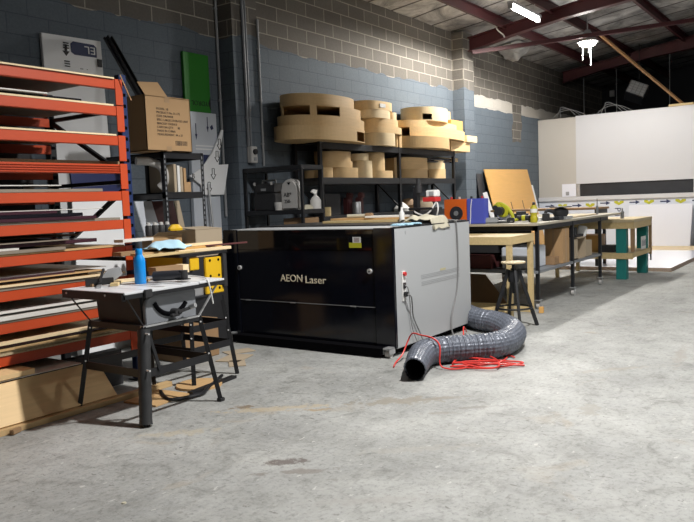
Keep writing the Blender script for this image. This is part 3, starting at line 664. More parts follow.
# ================================================================== SMALL BLACK SHELVING AT THE PIER
ux0, ux1, uy0, uy1 = 6.955, 7.40, 5.53, 6.49
t = thing('steel_shelving', 'low black steel shelving in front of the block pier holding a white jug', 'shelving', ((ux0+ux1)/2, (uy0+uy1)/2, 0))
for x in (ux0, ux1 - .035):
    for y in (uy0, uy1 - .035): build('post', MB().box(x, y, 0, x + .035, y + .035, 1.80), M['black'], t, bevel=.003)
for z in (1.80, 1.255, .70, .2):
    build('shelf', MB().box(ux0 - .002, uy0 - .002, z - .055, ux1 + .002, uy1 + .002, z), M['black'], t, bevel=.004)
t = thing('tool_box', 'black tool box with pale latches on the low shelving by the pier', 'tool box', (7.24, 6.28, 1.255))
build('body', MB().box(7.13, 6.10, 1.256, 7.36, 6.45, 1.47), M['black_soft'], t, bevel=.01)
build('lid', MB().box(7.125, 6.12, 1.47, 7.365, 6.44, 1.60), M['black_soft'], t, bevel=.02)
build('handle', MB().tube([(7.24, 6.17, 1.60), (7.24, 6.17, 1.635), (7.24, 6.39, 1.635), (7.24, 6.39, 1.60)], .012, 8), M['steel'], t)
for y in (6.14, 6.42): build('latch', MB().box(7.112, y - .015, 1.575, 7.126, y + .015, 1.615), M['jug'], t, bevel=.003)
build('badge', MB().box(7.12, 6.24, 1.505, 7.126, 6.32, 1.535), M['mach_vent'], t)
t = thing('jug', 'white plastic jug with a hollow handle and dark print on the low shelving', 'bottle', (7.2, 5.87, 1.255))
prof = [(6.01, 1.258), (6.015, 1.50), (5.99, 1.58), (5.93, 1.625), (5.86, 1.64), (5.80, 1.62), (5.74, 1.55), (5.725, 1.46), (5.74, 1.258)]
build('body', MB().prism([(7.14, a, z) for a, z in prof], (.12, 0, 0)), M['jug'], t, bevel=.02)
build('handle_hole', MB().prism([(7.136, 5.90, 1.595), (7.136, 5.87, 1.56), (7.136, 5.84, 1.595)], (.002, 0, 0)), M['hole'], t)
text('lettering', 'AB*', .075, (7.138, 5.90, 1.44), (0, -1, 0), (0, 0, 1), M['ink'], t)
text('lettering', '250-', .06, (7.138, 5.90, 1.36), (0, -1, 0), (0, 0, 1), M['ink'], t)
single('tub', MB().lathe((7.16, 6.06, 1.256), [(0, 0), (.055, 0), (.06, .06), (.062, .06), (.062, .10), (0, .10)], 20), M['jug'], 'small white tub between the tool box and the jug', 'tub')
t = thing('spray_bottle', 'white trigger spray bottle on the low shelving near the tall post', 'bottle', (7.24, 5.70, 1.256))
b = MB().lathe((7.47, 5.72, 1.256), [(0, 0), (.07, 0), (.072, .10), (.05, .14), (.02, .165), (.02, .19), (0, .19)], 18)
build('bottle', b, M['jug'], t)
build('trigger', MB().prism([(7.45, 5.72, 1.445), (7.50, 5.72, 1.445), (7.52, 5.72, 1.49), (7.44, 5.72, 1.50), (7.40, 5.72, 1.47)], (0, .022, 0)), M['paper'], t)
single('rag', MB().lathe((7.33, 5.74, 1.256), [(0, 0), (.07, 0), (.06, .03), (.03, .055), (0, .05)], 9, 1.3, .8), M['cream_cloth'], 'crumpled pale rag between the jug and the spray bottle', 'rag')
t = thing('bin_box', 'dark wooden bin under the spray bottle shelf', 'box', (7.3, 5.85, .70))
build('body', MB().box(7.16, 5.70, .701, 7.50, 6.0, 1.15), M['mdf'], t, bevel=.004)

for o_ in C.objects:
    if o_.parent is None and o_.name.split('.')[0] in ('tool_box', 'jug', 'tub', 'spray_bottle', 'bin_box') or o_.get('label') == 'crumpled pale rag between the jug and the spray bottle':
        o_.location.x -= .14; o_.location.y -= .10
# ================================================================== MAIN STORAGE SHELVING
YF, YB = 6.20, 6.70
t = thing('storage_rack', 'long black two bay steel rack on the block wall holding the round wooden shapes', 'shelving', (10.3, 6.45, 0))
for x in (8.26, 10.42, 12.40):
    for y in (YF, YB - .05): build('post', MB().box(x - .03, y, 0, x + .03, y + .05, 2.19), M['black'], t, bevel=.004)
for z in (2.185, 1.685, 1.13, .35):
    for xa, xb in ((8.29, 10.39), (10.45, 12.37)):
        q = build('shelf', MB().box(xa, YF + .01, z - .014, xb, YB - .01, z), M['black_soft'], t)
        for y in (YF + .002, YB - .042): build('beam', MB().box(xa, y, z - .095, xb, y + .04, z - .015), M['black'], q, bevel=.004)
for x in (8.26, 10.42, 12.40):
    build('brace', MB().bar((x, YF + .03, 1.2), (x, YB - .03, 1.62), .02, .02), M['black'], t)

# hollow wooden drums: outline ellipse, wall built from segments that leave its openings out
def drum(name, lab, m_, x0, x1, yf, yb, z0, z1, openings=(), n=72, grp='round wooden display shapes', power=2.0, win=None):
    cx, cy, a, b = (x0 + x1) / 2, (yf + yb) / 2, (x1 - x0) / 2, (yb - yf) / 2
    t = thing(name, lab, 'wooden drum', (cx, cy, z0), grp)
    def pt(k, s=1.):
        an = 2 * PI * k / n; c, d = math.cos(an), math.sin(an)
        return (cx + s * a * math.copysign(abs(c) ** (2 / power), c), cy + s * b * math.copysign(abs(d) ** (2 / power), d))
    th = .985
    def inside(k):
        x, y = pt(k + .5)
        return any(xa < x < xb and y < cy + .25 * b for xa, xb in openings)
    w = MB()
    for k in range(n):
        if inside(k) and not win: continue
        p, q, pi, qi = pt(k), pt(k + 1), pt(k, 1 - .022 / a), pt(k + 1, 1 - .022 / a)
        for za, zb in (((z0, z0 + (z1 - z0) * win[0]), (z0 + (z1 - z0) * win[1], z1)) if inside(k) else ((z0, z1),)):
            w.add([(*p, za), (*q, za), (*qi, za), (*pi, za), (*p, zb), (*q, zb), (*qi, zb), (*pi, zb)], [(0, 1, 5, 4), (2, 3, 7, 6), (0, 3, 2, 1), (4, 5, 6, 7), (1, 2, 6, 5), (3, 0, 4, 7)])
    build('side_wall', w, M[m_], t, angle=30)
    poly = [pt(k, 1 - .012 / a) for k in range(n)]
    build('lid', MB().prism([(x, y, z1 - .012) for x, y in poly], (0, 0, .0122)), M[m_], t)
    build('base', MB().prism([(x, y, z0 - .0002) for x, y in poly], (0, 0, .012)), M[m_], t)
    return t
Z0 = 2.186
# big left tower of four tiers
drum('wooden_drum', 'broad bottom tier with a cut out notch of the big left wooden tower', 'ply', 7.56, 9.36, 5.93, 6.72, Z0, Z0 + .185, ((8.80, 9.22),), power=2.3, win=(.06, .80))
drum('wooden_drum', 'plain second tier of the big left wooden tower', 'ply', 7.64, 9.38, 5.95, 6.72, Z0 + .186, Z0 + .325, power=2.2)
drum('wooden_drum', 'third tier with dark window openings of the big left wooden tower', 'ply', 7.74, 9.30, 5.97, 6.72, Z0 + .326, Z0 + .475, ((7.70, 7.92), (8.0, 8.45)), power=2.2)
drum('wooden_drum', 'plain top tier of the big left wooden tower', 'ply', 7.74, 9.13, 5.98, 6.72, Z0 + .476, Z0 + .625, power=2.2)
# middle stack
drum('wooden_drum', 'cream bottom drum of the slim middle stack on the top shelf', 'ply3', 9.62, 10.27, 6.08, 6.70, Z0, Z0 + 0.198, power=2.6)
single('wooden_divider', MB().box(10.33, 6.20, Z0, 10.36, 6.66, Z0 + .19), M['ply2'], 'thin wooden end piece under the wide slab, nearest the cream drum', 'wooden block')
single('wooden_divider', MB().box(10.42, 6.20, Z0, 10.50, 6.66, Z0 + .19), M['ply2'], 'wider wooden end piece under the wide slab, nearest the right tower', 'wooden block')
drum('wooden_drum', 'wide slab tier of the middle stack on the top shelf', 'ply2', 9.55, 10.55, 6.10, 6.70, Z0 + 0.199, Z0 + 0.304, power=2.8)
drum('wooden_drum', 'thick tier just above the wide slab of the middle stack', 'ply2', 9.60, 10.47, 6.12, 6.70, Z0 + 0.305, Z0 + 0.423, power=2.6)
drum('wooden_drum', 'fourth tier up of the middle stack on the top shelf', 'ply3', 9.47, 10.22, 6.12, 6.70, Z0 + 0.424, Z0 + 0.552, power=2.6)
t = drum('wooden_drum', 'top tier with a square white label on the middle stack', 'ply2', 9.43, 10.28, 6.12, 6.70, Z0 + 0.553, Z0 + 0.685, power=2.8)
build('label', MB().box(9.72, 6.112, Z0 + 0.589, 9.88, 6.124, Z0 + 0.644), M['paper'], t)
drum('wooden_drum', 'little drum stuck out at the side of the middle stack', 'ply3', 10.285, 10.52, 6.26, 6.52, Z0 + 0.424, Z0 + 0.570, power=2.6)
# right tower
drum('wooden_drum', 'wide low drum at the base of the right tower on the top shelf', 'ply', 10.52, 12.12, 5.92, 6.70, Z0, Z0 + 0.193, power=2.0)
single('wooden_block', MB().box(12.15, 6.14, Z0, 12.95, 6.60, Z0 + 0.184), M['ply2'], 'square wooden block beside the wide low drum of the right tower', 'wooden block', bevel=.003)
single('wooden_block', MB().box(12.75, 6.10, Z0 + 0.185, 13.20, 6.55, Z0 + 0.308), M['ply3'], 'long wooden block jutting past the end of the rack', 'wooden block', bevel=.003)
drum('wooden_drum', 'second tier with a dark notch of the right tower', 'ply2', 10.66, 12.96, 6.0, 6.70, Z0 + 0.194, Z0 + 0.368, ((10.66, 10.78),), power=2.0)
drum('wooden_drum', 'third narrow tier of the right tower', 'ply2', 10.70, 12.66, 6.06, 6.70, Z0 + 0.369, Z0 + 0.478, power=2.2)
drum('wooden_drum', 'bright top drum with a small square window on the right tower', 'ply3', 11.02, 12.10, 6.0, 6.70, Z0 + 0.479, Z0 + 0.715, ((11.10, 11.26),), power=2.2, win=(.08, .50))
single('wooden_block', MB().box(12.47, 6.28, Z0 + .309, 12.95, 6.66, Z0 + .60), M['orange_ply'], 'amber wooden block behind the bright top drum of the right tower', 'wooden block', bevel=.003)
single('wooden_block', MB().box(12.30, 6.40, Z0 + .601, 12.68, 6.68, Z0 + .77), M['ply2'], 'topmost wooden block behind the right tower', 'wooden block', bevel=.003)
# second shelf
Z1 = 1.686
G2 = 'wooden shapes on the second shelf'
drum('wooden_drum', 'lower drum behind the left post on the second shelf', 'ply', 8.34, 8.68, 6.24, 6.66, Z1, Z1 + 0.143, grp=G2, power=2.6)
drum('wooden_drum', 'half hidden drum low behind the pair of stacked drums on the second shelf', 'ply', 8.70, 9.36, 6.23, 6.66, Z1, Z1 + 0.150, grp=G2, power=2.8)
drum('wooden_drum', 'upper left drum under the big tower with a plain side on the second shelf', 'ply', 8.56, 9.25, 6.24, 6.66, Z1 + 0.151, Z1 + 0.245, grp=G2, power=2.4)
drum('wooden_drum', 'topmost drum beneath the big left tower on the second shelf', 'ply', 8.54, 9.23, 6.25, 6.66, Z1 + 0.246, Z1 + 0.388, grp=G2, power=2.4)
drum('wooden_drum', 'grey shaded lower drum in the middle of the second shelf', 'ply3', 9.39, 9.74, 6.24, 6.62, Z1, Z1 + 0.265, grp=G2, power=2.4)
drum('wooden_drum', 'grey shaded upper drum in the middle of the second shelf', 'ply3', 9.32, 9.66, 6.25, 6.62, Z1 + 0.267, Z1 + 0.374, grp=G2, power=2.4)
drum('wooden_drum', 'low bright drum nearest the middle post on the second shelf', 'ply2', 9.77, 10.36, 6.23, 6.62, Z1, Z1 + 0.116, grp=G2, power=2.8)
drum('wooden_drum', 'tall bright drum standing on the low one by the middle post', 'ply2', 9.74, 10.14, 6.25, 6.62, Z1 + 0.117, Z1 + 0.408, grp=G2, power=2.4)
single('wooden_block', MB().box(10.47, 6.35, Z1, 10.60, 6.62, Z1 + 0.340), M['ply'], 'tall dim wooden block just past the middle post', 'wooden block', G2, .003)
drum('wooden_drum', 'lower wide drum with a dark slot in the right bay', 'ply', 10.66, 11.62, 6.22, 6.64, Z1, Z1 + 0.156, ((11.40, 11.54),), grp=G2, power=3.4)
drum('wooden_drum', 'upper wide drum in the right bay', 'ply2', 10.66, 11.56, 6.23, 6.64, Z1 + 0.158, Z1 + 0.354, grp=G2, power=3.4)
drum('wooden_drum', 'lower small drum near the end post of the right bay', 'ply2', 11.66, 12.20, 6.22, 6.62, Z1, Z1 + 0.170, grp=G2, power=3.0)
drum('wooden_drum', 'upper small drum near the end post of the right bay', 'ply3', 11.62, 12.22, 6.24, 6.62, Z1 + 0.171, Z1 + 0.320, grp=G2, power=3.0)
single('wooden_plank', MB().box(12.0, 6.30, Z1 + 0.321, 12.75, 6.42, Z1 + 0.388), M['ply3'], 'short wooden plank poking out past the end post', 'wooden plank', G2, .003)
for k, (z, l) in enumerate(((1.985, 'lower rolled black sheet under the right tower'), (2.03, 'upper rolled black sheet under the right tower'))):
    single('rolled_sheet', MB().cyl((11.45, 6.26, z + .01 * 0), (12.35, 6.26, z), .020, n=10), M['acrylic'], l, 'roll')
# things low on the rack, seen over the machine
Z2 = 1.131
single('storage_tin', MB().lathe((8.45, 6.28, Z2), [(0, 0), (.06, 0), (.06, .13), (0, .13)], 18), M['pine'], 'small round tin beside the left post of the long rack', 'tin')
single('tool_case', MB().box(8.60, 6.42, Z2, 9.0, 6.64, Z2 + .32), M['black_soft'], 'dark case standing at the back of the low shelf', 'case', bevel=.01)
single('paint_pot', MB().lathe((9.42, 6.42, Z2), [(0, 0), (.07, 0), (.07, .17), (.06, .19), (0, .19)], 18), M['steel'], 'silver pot on the low shelf of the left bay', 'pot')
for k, (x, y) in enumerate(((9.40, 6.57), (9.62, 6.50))):
    single('power_tool', MB().obox((x, y, Z2 + .13), (.14, .10, .26), .3 * k).obox((x + .03, y - .02, Z2 + .29), (.22, .08, .09), .4), M['dark_red'], ['dark red power tool behind the silver pot', 'dark red power tool beside the silver pot'][k], 'tool', bevel=.015)
single('plastic_bag', MB().lathe((10.62, 6.32, Z2), [(0, 0), (.14, 0), (.15, .05), (.09, .11), (.03, .15), (0, .16)], 9, 1.2, .8), M['paper'], 'crumpled white bag on the low shelf past the middle post', 'bag')
single('paint_pot', MB().lathe((11.05, 6.42, Z2), [(0, 0), (.13, 0), (.15, .10), (.10, .20), (0, .22)], 18, 1.2), M['mdf'], 'brown dome shaped pot behind the white bag', 'pot')
single('sack', MB().lathe((11.55, 6.44, Z2), [(0, 0), (.2, 0), (.22, .10), (.16, .22), (0, .25)], 12, 1.2, .8), M['card_pale'], 'beige sack on the low shelf of the right bay', 'sack')

# ================================================================== THE LASER MACHINE
mx0, mx1, my0, my1, mz0, mz1 = 5.20, 6.655, 3.19, 5.15, .07, 1.092
t = thing('laser_cutter', 'large black laser cutter with pale grey side panel in the middle of the floor', 'machine', ((mx0+mx1)/2, (my0+my1)/2, 0))
build('cabinet', MB().box(mx0 + .03, my0 + .02, mz0 + .01, mx1, my1 - .02, mz1 - .02), M['mach_black'], t)
sp = build('side_panel', MB().box(mx0 + .012, my0 - .002, mz0 - .005, mx1 + .01, my0 + .02, mz1), M['mach_grey'], t, bevel=.006)
build('side_panel', MB().box(mx0 + .012, my1 - .02, mz0, mx1, my1, mz1), M['mach_grey'], t, bevel=.006)
for ya, yb in ((my0 - .003, my0 + .195), (my1 - .185, my1 + .003)):
    build('corner_column', MB().box(mx0 - .012, ya, mz0 + .0, mx0 + .03, yb, mz1 + .004), M['mach_black'], t, bevel=.006)
fy0, fy1 = my0 + .198, my1 - .188
build('lid_front', MB().box(mx0 - .006, fy0, .905, mx0 + .03, fy1, mz1 - .004), M['glass_black'], t, bevel=.004)
build('front_panel', MB().box(mx0 - .004, fy0, .418, mx0 + .03, fy1, .902), M['mach_black'], t, bevel=.004)
build('kick_panel', MB().box(mx0, fy0, .085, mx0 + .03, fy1, .412), M['mach_black'], t, bevel=.004)
build('seam', MB().box(mx0 - .003, fy0, .411, mx0 + .0, fy1, .4175), M['mach_vent'], t)
for y in (3.62, 4.30, 4.86): build('hinge_tab', MB().box(mx0 - .008, y - .03, .408, mx0, y + .03, .418), M['steel'], t)
for y, z in ((3.425, .727), (4.945, .727)):
    q = build('lock', MB().cyl((mx0 - .004, y, z), (mx0 - .022, y, z), .022, n=18), M['chrome'], t)
    build('keyhole', MB().cyl((mx0 - .022, y, z), (mx0 - .024, y, z), .007, n=8), M['hole'], q)
text('lettering', 'AEON', .1, (mx0 - .005, 4.305, .642), (0, -1, 0), (0, 0, 1), M['gold'], t, .002, fit=(.262, .066))
text('lettering', 'Laser', .1, (mx0 - .005, 4.02, .634), (0, -1, 0), (0, 0, 1), M['gold'], t, .002, fit=(.235, .066))
q = build('warning_label', MB().box(mx0 - .0075, 3.505, .928, mx0 - .006, 3.635, .972), M['lime'], t, label='yellow green label')
build('warning_label', MB().box(mx0 - .0075, 3.51, .972, mx0 - .006, 3.595, 1.022), M['white_print'], t, label='white label')
b = MB()
for k in range(4): b.box(mx0 - .008, 3.525, .979 + k * .010, mx0 - .0074, 3.58, .983 + k * .010)
build('label_print', b, M['dark_red'], q)
build('lid_strip', MB().box(mx0 + .002, my0 + .01, mz1 - .019, mx0 + .52, my1 - .01, mz1 + .002), M['mach_grey'], t, bevel=.004)
build('lid_frame', MB().box(mx0 + .50, my0 + .012, mz1 - .02, mx1 - .01, my1 - .012, mz1 + .014), M['black'], t, bevel=.006)
build('side_trim', MB().box(mx0 + .0, my0 - .004, mz1 - .004, mx1 + .012, my0 + .03, mz1 + .007), M['black'], t, bevel=.002)
for z in (.555, .615):
    b = MB()
    for k in range(3): b.box(5.66, my0 - .0035, z + k * .014, 6.42, my0 - .001, z + k * .014 + .008)
    build('vent', b, M['mach_ventl'], t)
build('plate', MB().box(6.02, my0 - .0035, .655, 6.13, my0 - .001, .675), M['plate'], t)
for x in (5.405, 6.13): build('screw_slot', MB().box(x - .008, my0 - .0035, 1.03, x + .008, my0 - .001, 1.06), M['mach_vent'], t)
q = build('socket_plate', MB().box(5.315, my0 - .010, .46, 5.375, my0 - .001, .72), M['paper'], t, bevel=.002)
build('emergency_stop', MB().cyl((5.345, my0 - .01, .695), (5.345, my0 - .03, .695), .018, n=14), M['red'], q)
build('socket', MB().box(5.325, my0 - .02, .57, 5.365, my0 - .009, .62), M['black_soft'], q, bevel=.003)
build('plug', MB().box(5.325, my0 - .04, .50, 5.365, my0 - .009, .54), M['black_soft'], q, bevel=.005)
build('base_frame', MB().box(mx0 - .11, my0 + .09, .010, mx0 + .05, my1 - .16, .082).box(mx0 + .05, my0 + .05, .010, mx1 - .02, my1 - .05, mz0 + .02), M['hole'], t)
for x, y in ((mx0 - .10, my0 - .01), (mx0 - .08, my1 - .15), (mx1 - .15, my0 + .08), (mx1 - .15, my1 - .15)):
    q = build('castor', MB().cyl((x + .05, y + .03, .036), (x + .05, y + .075, .036), .036, n=18), M['jug'], t)
    build('fork', MB().box(x + .0, y + .02, .03, x + .10, y + .026, .085).box(x + .0, y + .079, .03, x + .10, y + .085, .085).box(x - .0, y + .02, .075, x + .12, y + .085, .088), M['steel'], q, bevel=.003)
single('power_cable', MB().tube(smooth_path([(5.345, 3.15, .52), (5.37, 3.13, .50), (5.42, 3.15, .42), (5.47, 3.17, .30), (5.56, 3.165, .16), (5.60, 3.12, .02), (5.66, 3.05, .008), (5.8, 3.0, .008)], 8), .006, 7), M['grey_cable'], 'grey power lead hanging from the socket on the side of the laser cutter', 'cable')
single('data_cable', MB().tube(smooth_path([(5.33, 3.165, .60), (5.34, 3.14, .57), (5.40, 3.16, .44), (5.43, 3.17, .25), (5.52, 3.15, .05), (5.60, 3.10, .006), (5.75, 3.06, .006)], 8), .004, 6), M['grey_cable'], 'thinner dark lead beside the power lead on the laser cutter side', 'cable')
single('power_cable', MB().tube(smooth_path([(6.34, 3.35, 1.112), (6.34, 3.20, 1.112), (6.35, 3.172, 1.06), (6.37, 3.176, .70), (6.33, 3.178, .42), (6.20, 3.172, .20), (6.16, 3.14, .03), (6.2, 3.05, .008)], 8), .007, 7), M['grey_cable'], 'grey lead draped over the far end of the pale machine side', 'cable')
# ---- on top of the laser cutter
zt = 1.107
single('board_offcut', MB().obox((6.30, 4.15, zt + .012), (.14, 1.05, .022), .06), M['pine'], 'long pine offcut lying on the black lid of the laser cutter', 'offcut')
single('board_offcut', MB().obox((6.48, 4.05, zt + .012), (.22, 1.15, .022), .0), M['tan_sheet'], 'lower tan board on the black lid of the laser cutter', 'board')
single('board_offcut', MB().obox((6.48, 4.05, zt + .035), (.26, 1.25, .020), .0), M['tan_sheet'], 'upper tan board under the papers on the laser cutter', 'board')
single('paper_stack', MB().obox((6.46, 3.98, zt + .055), (.20, .50, .018), .1), M['paper'], 'stack of white papers on the tan boards', 'paper')
single('paper_roll', MB().cyl((6.42, 4.50, zt + .065), (6.50, 4.28, zt + .065), .020, n=12), M['cream_cloth'], 'cream paper roll on the tan boards left of the papers', 'roll')
single('tape_dispenser', MB().obox((6.45, 4.24, zt + .07), (.08, .08, .05), .3), M['mdf'], 'small brown block between the paper roll and the papers', 'block', bevel=.01)
# cloth draped over the edge
b = MB(); n = 22
for i in range(n + 1):
    for j in range(n + 1):
        x = 5.80 + .50 * i / n; y = 3.07 + .50 * j / n
        rr = math.hypot((i / n - .5) * 2, (j / n - .5) * 2)
        z = mz1 + .022 + .05 * max(0, 1 - rr) + .055 * abs(mnoise.noise(Vector((x * 9, y * 9, 0)))) + (.008 if x > mx0 + .5 else 0)
        if y < my0 - .006:
            z = mz1 - .02 - .04 * (abs(mnoise.noise(Vector((x * 6, 2, 0)))) + .3); y = my0 - .012 - .01 * abs(mnoise.noise(Vector((x * 8, y * 8, 3))))
        if (i / n - .5) ** 2 + (j / n - .55) ** 2 * .7 < .20 + .05 * mnoise.noise(Vector((x * 5, y * 5, 7))): b.v.append((x, y, z))
        else: b.v.append(None)
idx = {}; vs = []
for k, v in enumerate(b.v):
    if v is not None: idx[k] = len(vs); vs.append(v)
fs = []
for i in range(n):
    for j in range(n):
        q = [i*(n+1)+j, (i+1)*(n+1)+j, (i+1)*(n+1)+j+1, i*(n+1)+j+1]
        if all(k in idx for k in q): fs.append(tuple(idx[k] for k in q))
b = MB(); b.add(vs, fs)
o = single('rag', b, M['cream_cloth'], 'crumpled cream rag on the corner of the laser cutter lid, hanging over the edge', 'rag')
md = o.modifiers.new('thickness', 'SOLIDIFY'); md.thickness = .006
b = MB()
for k in range(7): b.obox((5.42 + .05 * k, 3.27 + .03 * math.sin(k * 2.1), mz1 + .018 + .004 * (k % 2)), (.10, .09, .014), k * .7)
single('rag', b, M['lblue'], 'flattened pale blue cloth by the cream rag on the laser cutter', 'rag', bevel=.004)
# drill like gadget
t = thing('bench_tool', 'black and white bench tool with a red box on the laser cutter', 'tool', (6.38, 3.55, zt))
build('base', MB().box(6.26, 3.38, zt, 6.52, 3.66, zt + .025), M['black_soft'], t, bevel=.005)
build('column', MB().box(6.36, 3.60, zt + .02, 6.42, 3.65, zt + .34), M['black'], t, bevel=.003)
build('frame', MB().box(6.28, 3.40, zt + .115, 6.50, 3.66, zt + .135).box(6.30, 3.58, zt + .02, 6.34, 3.62, zt + .12).box(6.30, 3.40, zt + .02, 6.34, 3.44, zt + .12), M['black'], t, bevel=.003)
build('motor', MB().cyl((6.39, 3.60, zt + .28), (6.39, 3.60, zt + .36), .035, n=14).cyl((6.39, 3.60, zt + .36), (6.39, 3.60, zt + .42), .02, n=12), M['black_soft'], t)
build('red_box', MB().box(6.34, 3.39, zt + .19, 6.46, 3.53, zt + .235), M['red'], t, bevel=.004)
build('white_case', MB().box(6.35, 3.395, zt + .236, 6.46, 3.50, zt + .305), M['paper'], t, bevel=.008)
build('screen', MB().box(6.345, 3.41, zt + .25, 6.351, 3.46, zt + .29), M['mach_vent'], t)
build('cable_loop', MB().tube(smooth_path([(6.33, 3.62, zt + .12), (6.28, 3.58, zt + .09), (6.27, 3.48, zt + .06), (6.29, 3.42, zt + .10), (6.34, 3.38, zt + .18), (6.30, 3.34, zt + .12), (6.3, 3.36, zt + .04)], 8), .008, 8), M['jug'], t)
single('glue_bottle', MB().lathe((6.25, 3.72, zt), [(0, 0), (.026, 0), (.027, .09), (.012, .115), (.008, .15), (0, .15)], 16), M['paper'], 'slim white bottle left of the bench tool on the laser cutter', 'bottle')

# ================================================================== STEEL WORKBENCH ON CASTORS
wx0, wx1, wy0, wy1, wz = 7.98, 11.55, 2.98, 4.55, 1.0
t = thing('steel_workbench', 'long steel framed workbench on castors with cluttered top and lower shelf', 'workbench', ((wx0+wx1)/2, (wy0+wy1)/2, 0))
build('worktop', MB().box(wx0, wy0, wz - .028, wx1, wy1, wz), M['bench_top'], t, bevel=.003)
build('top_frame', MB().box(wx0 + .05, wy0 + .03, wz - .085, wx1 - .6, wy0 + .07, wz - .03).box(wx0 + .05, wy1 - .07, wz - .085, wx1 - .6, wy1 - .03, wz - .03).box(wx0 + .05, wy0 + .03, wz - .085, wx0 + .09, wy1 - .03, wz - .03), M['black'], t)
for x in (8.10, 9.35, 10.58):
    for y in (wy0 + .025, wy1 - .07):
        q = build('leg', MB().box(x - .02, y, .11, x + .02, y + .04, wz - .03), M['black'], t, bevel=.002)
        build('castor', MB().cyl((x + .025, y + .002, .045), (x + .025, y + .038, .045), .045, n=18), M['jug'], q)
        build('castor_fork', MB().box(x - .045, y - .012, .10, x + .06, y + .05, .112).box(x - .005, y - .004, .03, x + .045, y + .0, .105).box(x - .005, y + .04, .03, x + .045, y + .044, .105), M['steel'], q, bevel=.002)
build('lower_shelf', MB().box(wx0 + .06, wy0 + .03, .418, 10.64, wy1 - .04, .45), M['saw_grey'], t, bevel=.002)
# on the lower shelf
ls = .451
single('plastic_crate', MB().box(8.18, 3.15, ls, 8.72, 3.50, ls + .26), M['foam_cool'], 'pale grey crate on the lower bench shelf behind the pine table', 'crate', bevel=.012)
t = thing('carton', 'upright brown carton on the lower bench shelf next to the middle steel leg', 'box', (9.12, 3.16, ls))
build('body', MB().box(8.98, 3.03, ls, 9.25, 3.26, ls + .44), M['card'], t, bevel=.004)
build('tape', MB().box(8.979, 3.13, ls + .05, 8.981, 3.16, ls + .44).box(9.10, 3.028, ls, 9.13, 3.031, ls + .44), M['tape_clear'], t)
single('drawer_box', MB().box(8.20, 3.55, .64, 9.30, 4.2, .90), M['black_soft'], 'dark drawer unit hung below the bench top', 'drawer unit', bevel=.004)
single('small_box', MB().box(8.78, 3.06, ls, 8.94, 3.20, ls + .10), M['mdf'], 'small brown box between the crate and the upright carton', 'box', bevel=.003)
t = thing('open_box', 'open pale timber box on its side on the bench shelf past the middle leg', 'box', (9.72, 3.16, ls))
x0, x1, y0, y1 = 9.50, 9.98, 3.04, 3.34
build('frame', MB().box(x0, y0, ls, x1, y1, ls + .015).box(x0, y0, ls + .27, x1, y1, ls + .285).box(x0, y0, ls, x0 + .12, y1, ls + .285).box(x1 - .03, y0, ls, x1, y1, ls + .285).box(x0, y1 - .01, ls, x1, y1, ls + .285), M['card_pale'], t)
single('carton', MB().box(10.02, 3.05, ls, 10.28, 3.30, ls + .22), M['card_pale'], 'small beige carton next to the end leg on the bench shelf', 'box', bevel=.004)
single('paper_bag', MB().obox((10.12, 3.14, ls + .32), (.20, .12, .18), .3, .2, .2), M['paper'], 'tilted pale bag on the beige carton on the bench shelf', 'bag', bevel=.012)
single('clamp', MB().box(9.62, 3.08, ls + .286, 9.74, 3.16, ls + .42).box(9.66, 3.07, ls + .286, 9.98, 3.12, ls + .32), M['black_soft'], 'black clamp on top of the open timber box', 'clamp', bevel=.006)
single('storage_box', MB().box(8.14, 3.62, ls, 8.75, 4.45, ls + .17), M['dark_red'], 'dark maroon box low on the bench shelf behind the pine table frame', 'box', bevel=.006)
# on the worktop
bz = wz + .001
single('paper_stack', MB().obox((8.75, 3.32, bz + .02), (.30, .24, .038), .2), M['paper'], 'stack of white papers on the bench between drill and yellow bottle', 'paper')
single('hand_plane', MB().obox((8.62, 3.62, bz + .03), (.28, .07, .05), -.3).obox((8.60, 3.63, bz + .075), (.10, .04, .05), -.3), M['black_soft'], 'black hand plane on the bench behind the cordless drill', 'tool', bevel=.006)
single('tool_pouch', MB().obox((8.95, 3.55, bz + .06), (.30, .18, .12), .4), M['charcoal'], 'dark tool pouch in the middle of the workbench', 'pouch', bevel=.03)
for nm, lab, cat, y0, y1, m_ in (('fan_box', 'orange box with a round fan grille at the near end of the steel workbench', 'box', 3.90, 4.20, 'orange_box'), ('crate', 'violet blue box beside the orange fan box on the workbench', 'box', 3.665, 3.893, 'blue_box')):
    t = thing(nm, lab, cat, (8.2, (y0 + y1) / 2, bz))
    build('case', MB().box(8.08, y0, bz, 8.21, y1, 1.307), M[m_], t, bevel=.006)
    if nm == 'fan_box':
        q = build('fan_grille', MB().cyl((8.08, 4.03, 1.135), (8.066, 4.03, 1.135), .085, n=28), M['charcoal'], t)
        build('fan_hub', MB().cyl((8.066, 4.03, 1.135), (8.058, 4.03, 1.135), .03, n=16), M['saw_grey'], q)
        build('vent', MB().box(8.07, 3.97, .985, 8.08, 4.10, 1.02), M['saw_grey'], t)
    else:
        build('cord', MB().tube(smooth_path([(8.072, 3.82, 1.30), (8.070, 3.835, 1.2), (8.071, 3.84, 1.1), (8.072, 3.85, 1.0)], 6), .006, 6), M['paper'], t)
for k, (y, m_, l) in enumerate(((4.13, 'red', 'small red fitting on top of the orange fan box'), (4.02, 'jug', 'small white fitting on top of the orange fan box'), (3.86, 'black_soft', 'black knob on top of the boxes between orange and blue'), (3.72, 'red', 'small red fitting on top of the blue box'))):
    single('fitting', MB().cyl((8.15, y, 1.308), (8.15, y, 1.335), .014, n=12), M[m_], l, 'fitting')
t = thing('circular_saw', 'bright yellow circular saw on the workbench next to the blue box', 'saw', (8.34, 3.52, bz))
